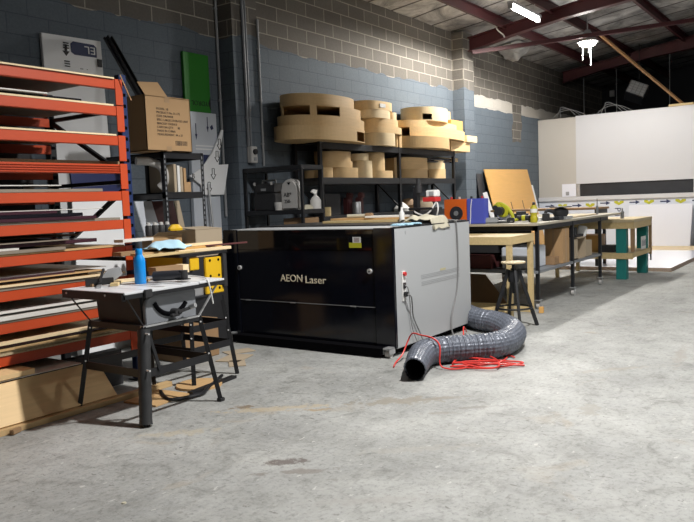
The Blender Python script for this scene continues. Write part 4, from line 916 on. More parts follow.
build('blade_guard', MB().cyl((8.33, 3.545, 1.115), (8.42, 3.545, 1.115), .075, n=24).cyl((8.31, 3.61, 1.16), (8.43, 3.61, 1.16), .05, n=20), M['lime'], t, bevel=.006)
build('motor', MB().cyl((8.36, 3.56, 1.12), (8.25, 3.56, 1.12), .052, n=18).cyl((8.36, 3.62, 1.16), (8.29, 3.62, 1.16), .03, n=14), M['black_soft'], t)
build('handle', MB().tube(smooth_path([(8.36, 3.63, 1.20), (8.36, 3.57, 1.205), (8.36, 3.49, 1.16), (8.36, 3.43, 1.07), (8.36, 3.42, 1.01)], 6), .021, 10), M['lime'], t)
build('shoe', MB().box(8.24, 3.38, .99, 8.46, 3.70, 1.0).box(8.28, 3.44, .977, 8.42, 3.62, .99), M['steel'], t)
build('blade', MB().cyl((8.375, 3.545, 1.10), (8.379, 3.545, 1.10), .095, n=28), M['steel'], t)
t.location.z += .025
single('tool_bag', MB().obox((8.18, 3.62, bz + .035), (.10, .16, .07), .3), M['mach_vent'], 'small grey tool lying before the yellow saw', 'tool', bevel=.015)
t = thing('cordless_drill', 'black and lime cordless drill lying on the bench between the yellow saw and bottle', 'drill', (8.42, 3.30, bz))
build('body', MB().cyl((8.40, 3.38, bz + .05), (8.42, 3.20, bz + .05), .033, n=14), M['black_soft'], t)
build('collar', MB().cyl((8.405, 3.32, bz + .05), (8.41, 3.28, bz + .05), .037, n=14), M['lime'], t)
build('handle', MB().bar((8.40, 3.37, bz + .04), (8.30, 3.40, bz + .022), .04, .034), M['lime'], t, bevel=.01)
build('battery', MB().obox((8.27, 3.41, bz + .03), (.06, .09, .06), .3), M['black_soft'], t, bevel=.008)
single('tool_case', MB().obox((8.5, 3.22, bz + .03), (.16, .10, .06), .2), M['black_soft'], 'flat black tool beside the cordless drill', 'tool', bevel=.012)
t = thing('glue_bottle', 'tall yellow bottle with dark cap standing on the workbench edge', 'bottle', (8.30, 3.135, bz))
build('body', MB().lathe((8.30, 3.135, bz), [(0, 0), (.040, 0), (.042, .02), (.042, .06), (.037, .07), (.037, .10), (.042, .11), (.042, .165), (.030, .19), (.016, .205), (0, .205)], 20), M['bottle_yellow'], t)
build('cap', MB().lathe((8.30, 3.135, bz + .205), [(0, 0), (.018, 0), (.016, .03), (.006, .034), (0, .034)], 14), M['black_soft'], t)
build('sticker', MB().lathe((8.30, 3.135, bz + .115), [(.0425, 0), (.0428, .0), (.0428, .045), (.0425, .045)], 20), M['paper'], t)
t = thing('electric_planer', 'black power tool with round top on the workbench behind the yellow bottle', 'tool', (9.2, 3.12, bz))
build('body', MB().lathe((9.2, 3.12, bz), [(0, .03), (.09, .03), (.115, .07), (.115, .11), (.08, .14), (0, .15)], 20, 1.2, .8), M['black_soft'], t)
build('base', MB().obox((9.2, 3.12, bz + .018), (.40, .22, .034), .1), M['steel'], t, bevel=.004)
build('grip', MB().tube(smooth_path([(9.08, 3.16, bz + .09), (9.02, 3.22, bz + .12), (8.96, 3.23, bz + .09), (8.94, 3.20, bz + .04)], 6), .022, 8), M['black_soft'], t)
build('disc', MB().cyl((9.2, 3.12, bz + .15), (9.2, 3.12, bz + .162), .14, n=22), M['charcoal'], t)
single('charger', MB().obox((8.72, 3.14, bz + .045), (.09, .08, .09), .2), M['black_soft'], 'small upright black charger just past the yellow bottle', 'charger', bevel=.006)
single('battery_pack', MB().obox((8.84, 3.12, bz + .015), (.14, .07, .03), .1), M['black_soft'], 'flat black battery between the upright charger and the round tool', 'battery', bevel=.006)
single('battery_pack', MB().obox((8.93, 3.05, bz + .02), (.14, .07, .04), -.1), M['charcoal'], 'low dark battery in front of the round tool', 'battery', bevel=.006)
single('board_offcut', MB().obox((10.2, 3.35, bz + .008), (1.3, .5, .015), .03), M['pale_bench'], 'thin pale board lying at the far end of the steel workbench', 'offcut')
single('glue_bottle', MB().lathe((10.55, 3.05, bz + .016), [(0, 0), (.02, 0), (.02, .10), (.008, .12), (.006, .22), (0, .22)], 12), M['saw_grey'], 'slim grey bottle at the far end of the steel workbench', 'bottle')

# ================================================================== PINE TABLE, STOOL
px0, px1, py0, py1, pz = 7.25, 7.93, 3.0, 3.95, .893
t = thing('pine_table', 'small raw pine table frame standing between the laser cutter and the steel workbench', 'table', ((px0+px1)/2, (py0+py1)/2, 0))
build('tabletop', MB().box(px0, py0, pz - .014, px1, py1, pz), M['pine'], t)
for q_ in ((px0, py0, px0 + .04, py1), (px0 + .041, py0 + .001, px1, py0 + .04), (px1 - .04, py0 + .041, px1, py1), (px0 + .041, py1 - .04, px1 - .041, py1)): build('apron', MB().box(q_[0], q_[1], pz - .085, q_[2], q_[3], pz - .0145), M['pine'], t)
for x in (px0 + .005, px1 - .075):
    for y in (py0 + .005, py1 - .06): build('leg', MB().box(x, y, 0, x + .068, y + .05, pz - .086), M['pine'], t, bevel=.003)
for x in (px0 + .02, px1 - .06): build('floor_rail', MB().box(x, py0 + .06, .0, x + .04, py1 - .06, .075), M['pine'], t, bevel=.002)
single('pine_offcut', MB().bar((7.30, 3.62, .035), (7.78, 3.30, .035), .09, .07), M['pine'], 'stubby pine beam on the floor under the pine table', 'offcut', bevel=.003)
single('foot_block', MB().obox((7.86, 2.90, .035), (.06, .05, .07), .2), M['orange_ply'], 'small orange block against the foot of the pine table', 'block', bevel=.004)
single('panel_offcut', MB().prism([(8.2, 3.45, .03), (8.2, 3.98, .03), (8.36, 4.15, .36), (8.36, 3.80, .36)], (.014, 0, 0)), M['mdf'], 'brown board propped on the floor under the steel workbench', 'board')
t = thing('stool', 'black four legged stool with round pale wooden seat in front of the pine table', 'stool', (6.95, 2.85, 0))
SXc, SYc = 6.95, 2.85
build('seat', MB().lathe((SXc, SYc, .645), [(0, 0), (.118, 0), (.122, .004), (.122, .014), (.118, .018), (0, .018)], 32), M['pale_bench'], t)
build('hub', MB().lathe((SXc, SYc, .455), [(0, 0), (.05, 0), (.055, .01), (.055, .11), (.05, .12), (0, .12)], 20), M['black'], t)
build('spindle', MB().cyl((SXc, SYc, .34), (SXc, SYc, .645), .016, n=12), M['black'], t)
build('spindle_plate', MB().lathe((SXc, SYc, .632), [(0, 0), (.06, 0), (.06, .012), (0, .012)], 20), M['black'], t)
phi0 = math.atan2(-.18, .135)
for k in range(4):
    a = phi0 + k * PI / 2; c, s_ = math.cos(a), math.sin(a)
    build('leg', MB().bar((SXc + .05 * c, SYc + .05 * s_, .585), (SXc + .235 * c, SYc + .235 * s_, .0), .036, .024, (-s_, c, 0)), M['black'], t, bevel=.003)
ring = [(SXc + .175 * math.cos(2*PI*k/40), SYc + .175 * math.sin(2*PI*k/40), .195) for k in range(41)]
build('foot_ring', MB().tube(ring, .010, 8), M['black'], t)

# ================================================================== GREEN LEGGED BENCH AND FAR BENCH
gx0, gx1, gy0, gy1, gz = 11.26, 12.42, 2.72, 3.98, .905
t = thing('timber_bench', 'sturdy timber bench with teal painted legs near the white sheets', 'workbench', ((gx0+gx1)/2, (gy0+gy1)/2, 0))
build('worktop', MB().box(gx0, gy0, gz - .045, gx1, gy1, gz), M['pale_bench'], t, bevel=.003)
build('apron', MB().box(gx0 + .01, gy0 + .01, gz - .14, gx0 + .05, gy1 - .01, gz - .046).box(gx0 + .05, gy0 + .01, gz - .14, gx1 - .01, gy0 + .05, gz - .046), M['pine'], t)
for x, y in ((gx0 + .02, gy0 + .12), (gx1 - .16, gy0 + .055)): build('leg', MB().box(x, y, 0, x + .13, y + .15, gz - .046), M['teal'], t, bevel=.004, label='teal painted leg')
for x, y in ((gx0 + .03, gy1 - .10), (gx1 - .10, gy1 - .10)): build('leg', MB().box(x, y, 0, x + .06, y + .05, gz - .046), M['pine'], t, bevel=.003, label='bare pine leg')
build('corner_post', MB().box(gx1 - .035, gy0 + .005, .30, gx1 - .005, gy0 + .05, gz - .046), M['mdf'], t)
build('corner_post', MB().box(gx0 + .03, gy0 + .012, .42, gx0 + .10, gy0 + .06, gz - .046), M['mdf'], t)
build('lower_rail', MB().box(gx0 - .005, gy0 + .02, .31, gx0 + .035, gy1 - .02, .40).box(gx0 + .03, gy0 + .02, .33, gx1 - .01, gy0 + .06, .40), M['pine'], t, bevel=.003)
build('lower_shelf', MB().box(gx0 + .04, gy0 + .06, .385, gx1 - .04, gy1 - .06, .40), M['pale_bench'], t)
build('notice', MB().box(gx0 + .45, gy0 + .004, .42, gx1 - .42, gy0 + .008, .62), M['paper'], t)
b = MB()
for k in range(5): b.box(gx0 + .50 + .05 * k, gy0 + .002, .47, gx0 + .515 + .05 * k, gy0 + .0041, .57 - .02 * (k % 2))
build('notice_print', b, M['navy_print'], t)
build('hook', MB().cyl((gx1 - .02, gy0 + .02, .20), (gx1 - .02, gy0 + .02, .31), .012, n=8), M['black'], t)
single('carton', MB().box(11.45, 3.3, .401, 11.85, 3.7, .66), M['orange_ply'], 'orange brown box inside the teal legged bench', 'box', bevel=.004)
single('tool_case', MB().box(11.40, 3.05, .401, 11.70, 3.28, .50), M['black_soft'], 'flat black case on the lower shelf of the teal legged bench', 'case', bevel=.006)
single('glue_bottle', MB().lathe((11.62, 2.98, gz + .001), [(0, 0), (.028, 0), (.028, .10), (.012, .12), (.010, .16), (0, .16)], 14), M['saw_grey'], 'grey bottle standing on the teal legged bench', 'bottle')
t = thing('far_bench', 'narrow brown edged bench at the back in front of the printed panel', 'workbench', (12.9, 4.5, 0))
build('worktop', MB().box(12.62, 3.62, 1.03, 13.25, 5.6, 1.065), M['mdf'], t, bevel=.003)
build('bracket', MB().box(12.66, 3.64, .93, 13.2, 3.70, 1.03), M['black'], t)
for x in (12.68, 13.14):
    for y in (3.66, 5.50): build('leg', MB().box(x, y, .058, x + .05, y + .05, 1.03), M['black'], t)

# ================================================================== SHEETS ON THE FLOOR AND BOARDS AT THE FAR END
for k, l in enumerate(('lowest white sheet of the pile on the floor beyond the teal legged bench', 'middle white sheet of the pile on the floor beyond the teal legged bench', 'top white sheet of the pile on the floor beyond the teal legged bench')):
    t = thing('laminated_sheet', l, 'sheet', (14.5, 3.75, .019 * k), 'white sheets piled on the floor')
    z = .0005 + .019 * k
    build('core', MB().box(12.56 + .01 * k, 2.46 + .008 * k, z, 16.3, 5.0, z + .016), M['mdf'], t)
    build('face', MB().box(12.56 + .01 * k, 2.46 + .008 * k, z + .0161, 16.3, 5.0, z + .018), M['white_sheet'], t)
single('plywood_sheet', MB().box(16.4, 2.0, 0, 18.1, 5.2, .022), M['ply3'], 'tan plywood sheet on the floor under the leaning white sheet', 'sheet')
single('white_sheet', MB().prism([(17.98, 4.5, .024), (17.98, 3.13, .024), (18.17, 3.11, .985), (18.17, 4.5, .985)], (.012, 0, 0)), M['white_sheet'], 'big glossy white sheet leaning on the printed panel', 'sheet')
single('black_bin', MB().box(17.8, 2.2, .023, 18.1, 3.02, .22), M['black_soft'], 'low black box on the floor to the side of the leaning white sheet', 'box', bevel=.01)
single('plywood_sheet', MB().prism([(14.78, 6.70, 1.915), (17.3, 6.70, 1.945), (17.3, 6.22, .0), (14.78, 6.22, .0)], (0, -.018, 0)), M['orange_ply'], 'large orange toned plywood sheet leaning on the block wall behind the workbench', 'sheet')
single('timber_batten', MB().bar((15.62, 6.12, .0), (15.60, 6.42, 1.18), .02, .015), M['mdf'], 'thin stick leaning on the orange plywood, nearer the yellow saw', 'stick')
single('timber_batten', MB().bar((16.28, 6.12, .0), (16.28, 6.42, 1.2), .02, .015), M['mdf'], 'thin stick leaning on the orange plywood, nearer the yellow bottle', 'stick')
single('panel_offcut', MB().prism([(14.45, 6.73, 1.82), (14.75, 6.73, 1.82), (14.75, 6.62, .9), (14.45, 6.62, .9)], (0, -.014, 0)).box(14.45, 6.60, 0, 14.75, 6.63, .91), M['charcoal'], 'dark panel tucked behind the left edge of the orange plywood', 'panel')
single('white_sheet', MB().prism([(14.40, 6.56, 1.40), (14.60, 6.56, 1.42), (14.60, 6.12, 0), (14.40, 6.12, 0)], (0, -.012, 0)), M['white_panel'], 'white board leaning below the dark panel next to the orange plywood', 'sheet')
single('white_sheet', MB().prism([(17.30, 6.68, 1.58), (17.62, 6.68, 1.56), (17.62, 6.30, 0), (17.30, 6.30, 0)], (0, -.012, 0)), M['foam'], 'narrow pale board leaning past the right edge of the orange plywood', 'sheet')

# ================================================================== HIGH UP AT THE FAR END
single('timber_prop', MB().bar((16.05, 4.60, 4.70), (18.30, 3.32, 3.25), .06, .04), M['prop'], 'slanting timber prop from the top of the white wall up to the purlin', 'prop')
single('timber_cleat', MB().box(18.22, 3.1, 3.221, 18.36, 3.62, 3.27), M['pine'], 'short timber cleat on top of the white wall at the foot of the prop', 'cleat')
t = thing('unit_heater', 'dark box heater with a silvery grille hanging above the white wall', 'heater', (19.1, 4.54, 3.55))
hb = MB().obox((19.1, 4.54, 3.74), (.42, .46, .36), .35, .45, .35)
build('case', hb, M['charcoal'], t, bevel=.01)
b = MB()
R_ = Matrix.Rotation(.35, 3, 'Z') @ Matrix.Rotation(.35, 3, 'Y') @ Matrix.Rotation(.45, 3, 'X')
def hp(x, y, z): return Vector((19.1, 4.54, 3.74)) + R_ @ Vector((x, y, z))
build('grille', MB().prism([hp(-.212, -.21, -.16), hp(-.212, .21, -.16), hp(-.212, .21, .16), hp(-.212, -.21, .16)], tuple(R_ @ Vector((-.006, 0, 0)))), M['steel'], t)
for k in range(5):
    b.bar(hp(-.222, -.20, -.14 + k * .07), hp(-.222, .20, -.14 + k * .07), .016, .008)
    b.bar(hp(-.222, -.20 + .1 * k, -.15), hp(-.222, -.20 + .1 * k, .15), .016, .008)
build('grille_bars', b, M['mach_vent'], t)
build('hanger', MB().cyl(hp(0, 0, .17), (19.25, 4.5, 4.93), .010, n=6), M['black'], t)
for k, (y, l) in enumerate(((5.95, 'loop of thin cable on top of the cream end panel'), (4.85, 'loop of thin cable on top of the white wall below the heater'))):
    b = MB()
    for j in range(3):
        b.tube(smooth_path([(18.27 + .02 * j, y + .42 - .1 * j, 3.222), (18.25, y + .2, 3.36 + .05 * j), (18.3, y - .1 + .06 * j, 3.38 + .02 * j), (18.27 + .02 * j, y - .42 + .12 * j, 3.224)], 8), .0045, 6)
    single('cable_loop', b, M['mach_vent'], l, 'cable')
for k, (x, y, l) in enumerate(((20.0, 6.1, 'thin wire hanging in the dark left of the heater'), (20.0, 5.25, 'thin wire hanging in the dark behind the heater'), (20.0, 3.95, 'thin wire hanging beside the slanting prop'))):
    single('hanging_wire', MB().cyl((x, y, 2.4), (x, y, roof_z(y) - .03), .008, n=6), M['mach_vent'], l, 'wire')
t = thing('junction_box', 'small grey box high on the dark end wall', 'box', (23.98, 6.3, 4.2))
build('case', MB().box(23.93, 6.35, 4.3, 24, 6.5, 4.5), M['mach_vent'], t, bevel=.01)
build('lid', MB().box(23.92, 6.36, 4.31, 23.93, 6.49, 4.49), M['steel'], t)
b = MB(); n = 16
for i in range(n + 1):
    for j in range(n + 1):
        x = 15.5 + 1.1 * i / n; y = 6.66 - .55 * j / n; u_ = math.sin(PI * i / n) * math.sin(PI * min(1, .25 + j / n * .75))
        q_ = .5 + .5 * mnoise.noise(Vector((x * 5, y * 5, 1)))
        b.v.append((x, y, roof_z(y) - .035 - .42 * u_ * q_ - .04 * abs(mnoise.noise(Vector((x * 13, y * 13, 0))))))
b.f = [(i*(n+1)+j, (i+1)*(n+1)+j, (i+1)*(n+1)+j+1, i*(n+1)+j+1) for i in range(n) for j in range(n)]
single('torn_foil', b, M['foil_scrap'], 'torn flap of silver foil hanging from the roof at the block wall', 'foil')
single('power_lead', MB().tube(smooth_path([(13.55, 5.85, 4.66), (13.60, 5.83, 4.60), (13.58, 5.78, 4.52), (13.62, 5.70, 4.44), (13.60, 5.66, 4.38)], 8), .014, 8), M['paper'], 'white cord dangling from the purlin onto the maroon rafter', 'cord')

# ================================================================== DUCT HOSE AND RED AIR LINE
path = smooth_path([(4.560, 2.645, 0.105), (4.953, 2.795, 0.110), (5.143, 2.745, 0.110), (5.330, 2.570, 0.110), (5.479, 2.435, 0.110), (5.699, 2.406, 0.110), (6.060, 2.491, 0.110), (6.341, 2.674, 0.110), (6.528, 2.875, 0.110), (6.592, 3.030, 0.110), (6.720, 3.200, 0.110), (6.850, 3.320, 0.110)], 60)
d = [0.]
for a, c in zip(path, path[1:]): d.append(d[-1] + (c - a).length)
t = thing('duct_hose', 'fat grey ribbed duct hose curling over the floor beside the laser cutter', 'hose', (5.5, 2.6, 0))
n = 72; hose = MB(); N = len(path)
tn = (path[1] - path[0]).normalized(); a_ = tn.cross(Vector((0, 0, 1))).normalized(); vs = []
for i, p_ in enumerate(path):
    tg = (path[min(i + 1, N - 1)] - path[max(i - 1, 0)]).normalized()
    a_ = (a_ - tg * a_.dot(tg)).normalized(); b_ = tg.cross(a_) * -1
    for k in range(n):
        an = 2 * PI * k / n; s_ = d[i]
        ph = 2 * PI * (s_ / .032) - an
        r_ = .104 + .0016 * math.sin(2 * PI * s_ / .022) + .0065 * math.sin(an * 11 + s_ * 85) * math.sin(an * 11 - s_ * 85 + 1.3) + .003 * mnoise.noise(Vector((s_ * 30, math.cos(an) * 2, math.sin(an) * 2)))
        sq = 1 - .32 * math.exp(-(s_ / .16) ** 2)   # the open end sags
        v = p_ + a_ * math.cos(an) * r_ + b_ * math.sin(an) * r_
        z = v.z
        if s_ < .45:
            e_ = a_ * (v - p_).dot(a_); v -= e_ * (.26 * (1 - s_ / .45))
        if s_ < .5: v.z = .004 + (z - .004) * (1 if math.sin(an) * b_.z < 0 else (.86 + .14 * min(1, s_ / .5)))
        v.z = max(.004, v.z)
        if i == 0: v -= tg * (.05 * math.sin(an) * (1 if b_.z > 0 else -1))
        vs.append(v)
hose.add(vs, [(i*n+k, i*n+(k+1)%n, (i+1)*n+(k+1)%n, (i+1)*n+k) for i in range(N-1) for k in range(n)])
build('duct', hose, M['hose'], t, angle=60)
inner = MB(); vi = []
K = 70
for i in range(K):
    for k in range(n): vi.append(path[i] + (Vector(vs[i*n+k]) - path[i]) * .955)
inner.add(vi, [(i*n+k, i*n+(k+1)%n, (i+1)*n+(k+1)%n, (i+1)*n+k) for i in range(K-1) for k in range(n)] + [tuple((K-1)*n + k for k in range(n))])
build('lining', inner, M['hose_in'], t)
rim = MB().tube([vs[k] for k in range(n)] + [vs[0]], .006, 6)
build('rim', rim, M['hose'], t)
# red line
rnd = random.Random(5)
def loops(cx, cy, rx, ry, m, ph=0):
    return [(cx + rx * (.7 + .5 * rnd.random()) * math.cos(ph + k * .9) , cy + ry * (.7 + .5 * rnd.random()) * math.sin(ph + k * .9), .012 + .016 * (k % 3)) for k in range(m)]
def scribble(cx, cy, rx, ry, m, seed):
    q = random.Random(seed)
    o = []
    for k in range(m):
        u_ = rx * (.35 + .7 * q.random()) * math.cos(k * 1.3 + q.random()); v_ = ry * (.35 + .8 * q.random()) * math.sin(k * 1.3 + q.random())
        o.append((cx + .57 * u_ + .82 * v_, cy - .82 * u_ + .57 * v_, .010 + .011 * (k % 4)))
    return o
pts = [(4.84, 3.0, .012), (4.97, 3.06, .012), (5.08, 3.06, .06), (5.16, 3.05, .16), (5.15, 3.00, .225), (5.08, 2.88, .232), (5.02, 2.74, .228), (4.98, 2.66, .18), (4.96, 2.65, .04), (4.96, 2.58, .012), (5.00, 2.50, .012), (5.08, 2.46, .012)] + scribble(5.20, 2.40, .30, .15, 24, 11) + [(5.50, 2.33, .012), (5.60, 2.36, .012), (5.55, 2.28, .012)]
t = thing('air_line', 'bright red air line looped over and around the grey duct hose', 'hose', (5.2, 2.5, 0))
build('line', MB().tube(smooth_path(pts, 8), .0065, 8), M['red_hose'], t)
pts2 = [(6.40, 3.12, .02), (6.22, 3.06, .10), (6.1, 3.0, .02), (6.05, 2.92, .012)] + [(6.12 + .24 * math.cos(k * 1.1), 2.82 + .10 * math.sin(k * 1.1), .012 + .014 * (k % 3)) for k in range(14)]
single('air_line', MB().tube(smooth_path(pts2, 8), .0065, 8), M['red_hose'], 'second coil of red air line inside the bend of the grey duct hose', 'hose')
single('pallet_board', MB().obox((6.05, 3.42, .02), (.9, .12, .03), .05), M['mdf'], 'dark board lying on the floor under the side of the laser cutter', 'board')

# ================================================================== TABLE SAW ON ITS FOLDING STAND
tx0, tx1, ty0, ty1, tz = 2.79, 3.64, 3.62, 4.26, .832
t = thing('table_saw', 'portable table saw with grey body and alloy top on black stand', 'table saw', (3.15, 3.93, 0))
build('tabletop', MB().box(tx0 + .17, ty0, tz - .020, tx1 - .24, ty1, tz), M['saw_top'], t, bevel=.003)
build('wing', MB().box(tx0, ty0, tz - .016, tx0 + .168, ty1, tz), M['saw_top'], t, bevel=.003)
build('wing', MB().box(tx1 - .237, ty0, tz - .016, tx1, ty1, tz), M['saw_top'], t, bevel=.003)
build('edge_rail', MB().box(tx0 - .004, ty0 + .01, tz - .055, tx0 + .016, ty1 - .01, tz - .004).box(tx0, ty0 - .004, tz - .042, tx1, ty0 + .014, tz - .018).box(tx1 - .012, ty0, tz - .05, tx1 + .002, ty1, tz - .016), M['black'], t)
build('clamp_tab', MB().box(tx0 + .14, ty0 - .02, tz - .05, tx0 + .20, ty0, tz + .002).box(tx0 - .012, ty0 + .01, tz - .055, tx0, ty0 + .05, tz - .01), M['black_soft'], t, bevel=.004)
for y in (ty0 + .18, ty1 - .06): build('bolt', MB().cyl((tx0 - .004, y, tz - .022), (tx0 - .009, y, tz - .022), .007, n=10), M['chrome'], t)
for x in (tx0 + .31, tx0 + .46, tx0 + .53): build('mitre_slot', MB().box(x, ty0 + .01, tz + .0002, x + .012, ty1 - .01, tz + .0008), M['black_soft'], t)
build('blade_insert', MB().box(tx0 + .37, ty0 + .16, tz + .0002, tx0 + .43, ty1 - .18, tz + .001), M['steel'], t)
# body: tapered housing
bx0, bx1, by0, by1, bz0, bz1 = 2.98, 3.40, 3.665, 4.16, .595, tz - .021
hs = MB().add([(bx0, by0 + .03, bz0), (bx1, by0 + .03, bz0), (bx1, by1, bz0), (bx0, by1, bz0), (bx0 - .015, by0 + .03, bz1), (bx1 + .015, by0 + .03, bz1), (bx1 + .015, by1, bz1), (bx0 - .015, by1, bz1)], [(3,2,1,0),(4,5,6,7),(0,1,5,4),(1,2,6,5),(2,3,7,6),(3,0,4,7)])
build('housing', hs, M['black_soft'], t, bevel=.012)
prof = [(bx0 + .0, bz0), (bx0 - .002, bz0 + .12)] + [(bx0 + .09 - .09 * math.cos(a), bz0 + .12 + .07 * math.sin(a)) for a in (.3, .6, .9, 1.2, 1.5)] + [(bx1 - .02, bz0 + .195), (bx1 + .01, bz0 + .18), (bx1 + .005, bz0)]
q = build('front_plate', MB().prism([(x, by0 + .032, z) for x, z in prof], (0, -.028, 0)), M['saw_grey'], t, bevel=.004)
arc = [(3.19 + .155 * math.cos(a), by0 + .003, .80 + .155 * math.sin(a)) for a in [PI + .45 + k * (PI - 1.1) / 14 for k in range(15)]]
build('bevel_slot', MB().tube([(x, y, z) for x, y, z in arc], .016, 8), M['hole'], q)
build('crank', MB().cyl((3.20, by0 + .01, .655), (3.20, by0 - .05, .655), .026, n=14).bar((3.20, by0 - .045, .655), (3.30, by0 - .055, .672), .022, .018), M['black_soft'], t, bevel=.003)
build('crank_knob', MB().cyl((3.30, by0 - .05, .675), (3.31, by0 - .095, .69), .016, n=12), M['steel'], t)
build('lock_lever', MB().bar((3.24, by0 - .03, .648), (3.14, by0 - .045, .640), .024, .018), M['black_soft'], t, bevel=.004)
# stand
F = [(2.945, 3.655), (2.945, 4.19), (3.415, 3.655), (3.415, 4.19)]
G = [(2.845, 3.565), (2.855, 4.255), (3.49, 3.565), (3.50, 4.26)]
b = MB()
for (i, j) in ((0, 1), (0, 2), (1, 3), (2, 3)): b.bar((*F[i], .585), (*F[j], .585), .016, .04)
build('stand_rim', b, M['black'], t)
build('rim_bracket', MB().box(F[0][0] - .01, F[0][1] - .012, .592, F[2][0] + .01, F[0][1] + .02, .604), M['steel'], t)
for k in range(4):
    q = build('leg', MB().bar((*F[k], .60), (*G[k], .0), .030, .022, (1, 1, 0)), M['black'], t, bevel=.003)
    if k == 0: build('tape_wrap', MB().tube([(F[0][0] + (G[0][0] - F[0][0]) * s, F[0][1] + (G[0][1] - F[0][1]) * s, .58 * (1 - s) + .012 * s) for s in [j / 24 for j in range(25)]], [.040 + .004 * mnoise.noise(Vector((j * .9, 0, 0))) for j in range(25)], 18), M['tape'], q)
    else: build('foot', MB().obox((G[k][0], G[k][1], .012), (.045, .04, .024)), M['black_soft'], q, bevel=.004)
    for z in (.56, .34): build('bolt', MB().cyl((F[k][0] + (G[k][0]-F[k][0])*(1-z/.6) - .012, F[k][1] + (G[k][1]-F[k][1])*(1-z/.6) - .014, z), (F[k][0] + (G[k][0]-F[k][0])*(1-z/.6) - .014, F[k][1] + (G[k][1]-F[k][1])*(1-z/.6) - .05 * (k == 0) - .018, z), .006, n=8), M['chrome'], q)
def onleg(k, z): s = 1 - z / .6; return (F[k][0] + (G[k][0]-F[k][0])*s, F[k][1] + (G[k][1]-F[k][1])*s, z)
for (i, j) in ((0, 1), (0, 2), (1, 3), (2, 3)): build('cross_bar', MB().bar(onleg(i, .31), onleg(j, .31), .010, .050), M['black'], t)
for y, k in ((ty0 + .03, 0), (ty1 - .02, 1)):
    build('wing_strut', MB().bar((tx0 + .02, y, tz - .02), (F[k][0] + .0, F[k][1], .60), .014, .008), M['black'], t)
    build('wing_strut', MB().bar((tx1 - .03, y, tz - .02), (F[k+2][0] + .0, F[k+2][1], .60), .014, .008), M['steel'] if k == 0 else M['black'], t)
build('push_stick', MB().bar((2.955, 3.628, .575), (3.01, 3.60, .315), .022, .008, (0, 1, 0)), M['black'], t)
single('floor_tube', MB().tube(smooth_path([(3.42, 4.10, .02), (3.30, 3.86, .02), (3.50, 3.78, .02), (3.66, 3.86, .02), (3.98, 4.04, .02)], 8), .013, 8), M['black'], 'bent black tube lying on the floor behind the saw stand', 'tube')
single('floor_tube', MB().bar((3.50, 3.88, .012), (4.02, 3.95, .012), .05, .02), M['black'], 'flat black bar on the floor in front of the planer stand', 'bar')
# on the saw
tt = tz + .001
t = thing('water_bottle', 'tall blue metal water bottle standing on the table saw', 'bottle', (3.19, 3.96, tt))
build('body', MB().lathe((3.19, 3.96, tt), [(0, 0), (.036, 0), (.038, .004), (.038, .150), (.035, .172), (.024, .192), (.022, .200), (0, .2)], 28), M['bottle_blue'], t)
build('cap', MB().lathe((3.19, 3.96, tt + .2), [(0, 0), (.0235, 0), (.0235, .028), (.020, .036), (0, .037)], 24), M['bottle_blue'], t)
t = thing('angle_grinder', 'dark angle grinder with its cord lying on the saw behind the blue bottle', 'tool', (3.43, 3.86, tt))
build('body', MB().cyl((3.28, 3.93, tt + .04), (3.38, 3.76, tt + .045), .034, n=16), M['charcoal'], t)
build('head', MB().cyl((3.385, 3.755, tt + .02), (3.385, 3.755, tt + .075), .032, n=16), M['black_soft'], t)
build('disc', MB().cyl((3.385, 3.755, tt + .012), (3.385, 3.755, tt + .017), .05, n=22), M['black_soft'], t)
build('cord', MB().tube(smooth_path([(3.28, 3.93, tt + .04), (3.30, 4.02, tt + .03), (3.42, 3.93, tt + .012), (3.58, 3.92, tt + .012), (3.56, 3.76, tt + .01), (3.50, 3.66, tt + .01), (3.47, 3.60, tt - .02), (3.49, 3.59, tt - .16)], 8), .005, 6), M['paper'], t)
t = thing('mitre_gauge', 'small black mitre gauge on the left wing of the saw', 'gauge', (2.98, 4.12, tt))
build('bar', MB().obox((2.98, 4.12, tt + .006), (.26, .03, .01), .9), M['steel'], t)
build('head', MB().obox((2.99, 4.13, tt + .03), (.18, .022, .045), -.6), M['black_soft'], t, bevel=.003)
build('knob', MB().bar((2.96, 4.09, tt + .03), (3.05, 4.16, tt + .11), .018, .014), M['black_soft'], t, bevel=.004)
t = thing('blade_cover', 'clear grey blade cover tilted up at the back of the saw', 'cover', (3.06, 4.20, tt))
build('shield', MB().prism([(3.02, 4.20, tt + .02), (3.10, 4.18, tt + .10), (3.18, 4.16, tt + .11), (3.20, 4.155, tt + .06), (3.12, 4.18, tt)], (.012, .02, 0)), M['mach_vent'], t, bevel=.003)
for k, (x, y, w_, l_, rz, m_, lab) in enumerate(((3.10, 4.10, .05, .26, .8, 'pine', 'pale wood strip on the saw left of the blue bottle'), (3.04, 4.19, .06, .22, .2, 'mdf', 'brown wood strip at the back edge of the saw'), (3.24, 4.17, .07, .16, -.4, 'ply3', 'pinkish pale offcut behind the blue bottle'), (3.36, 4.16, .06, .20, .9, 'pale_bench', 'grey wood offcut on the right wing of the saw'), (3.30, 4.08, .04, .18, 1.3, 'tan_sheet', 'tan sliver of wood lying behind the blue bottle on the saw'))):
    single('wood_offcut', MB().obox((x, y, tt + .010 + .0005 * k), (l_, w_, .018), rz), M[m_], lab, 'offcut', 'offcuts on the saw')

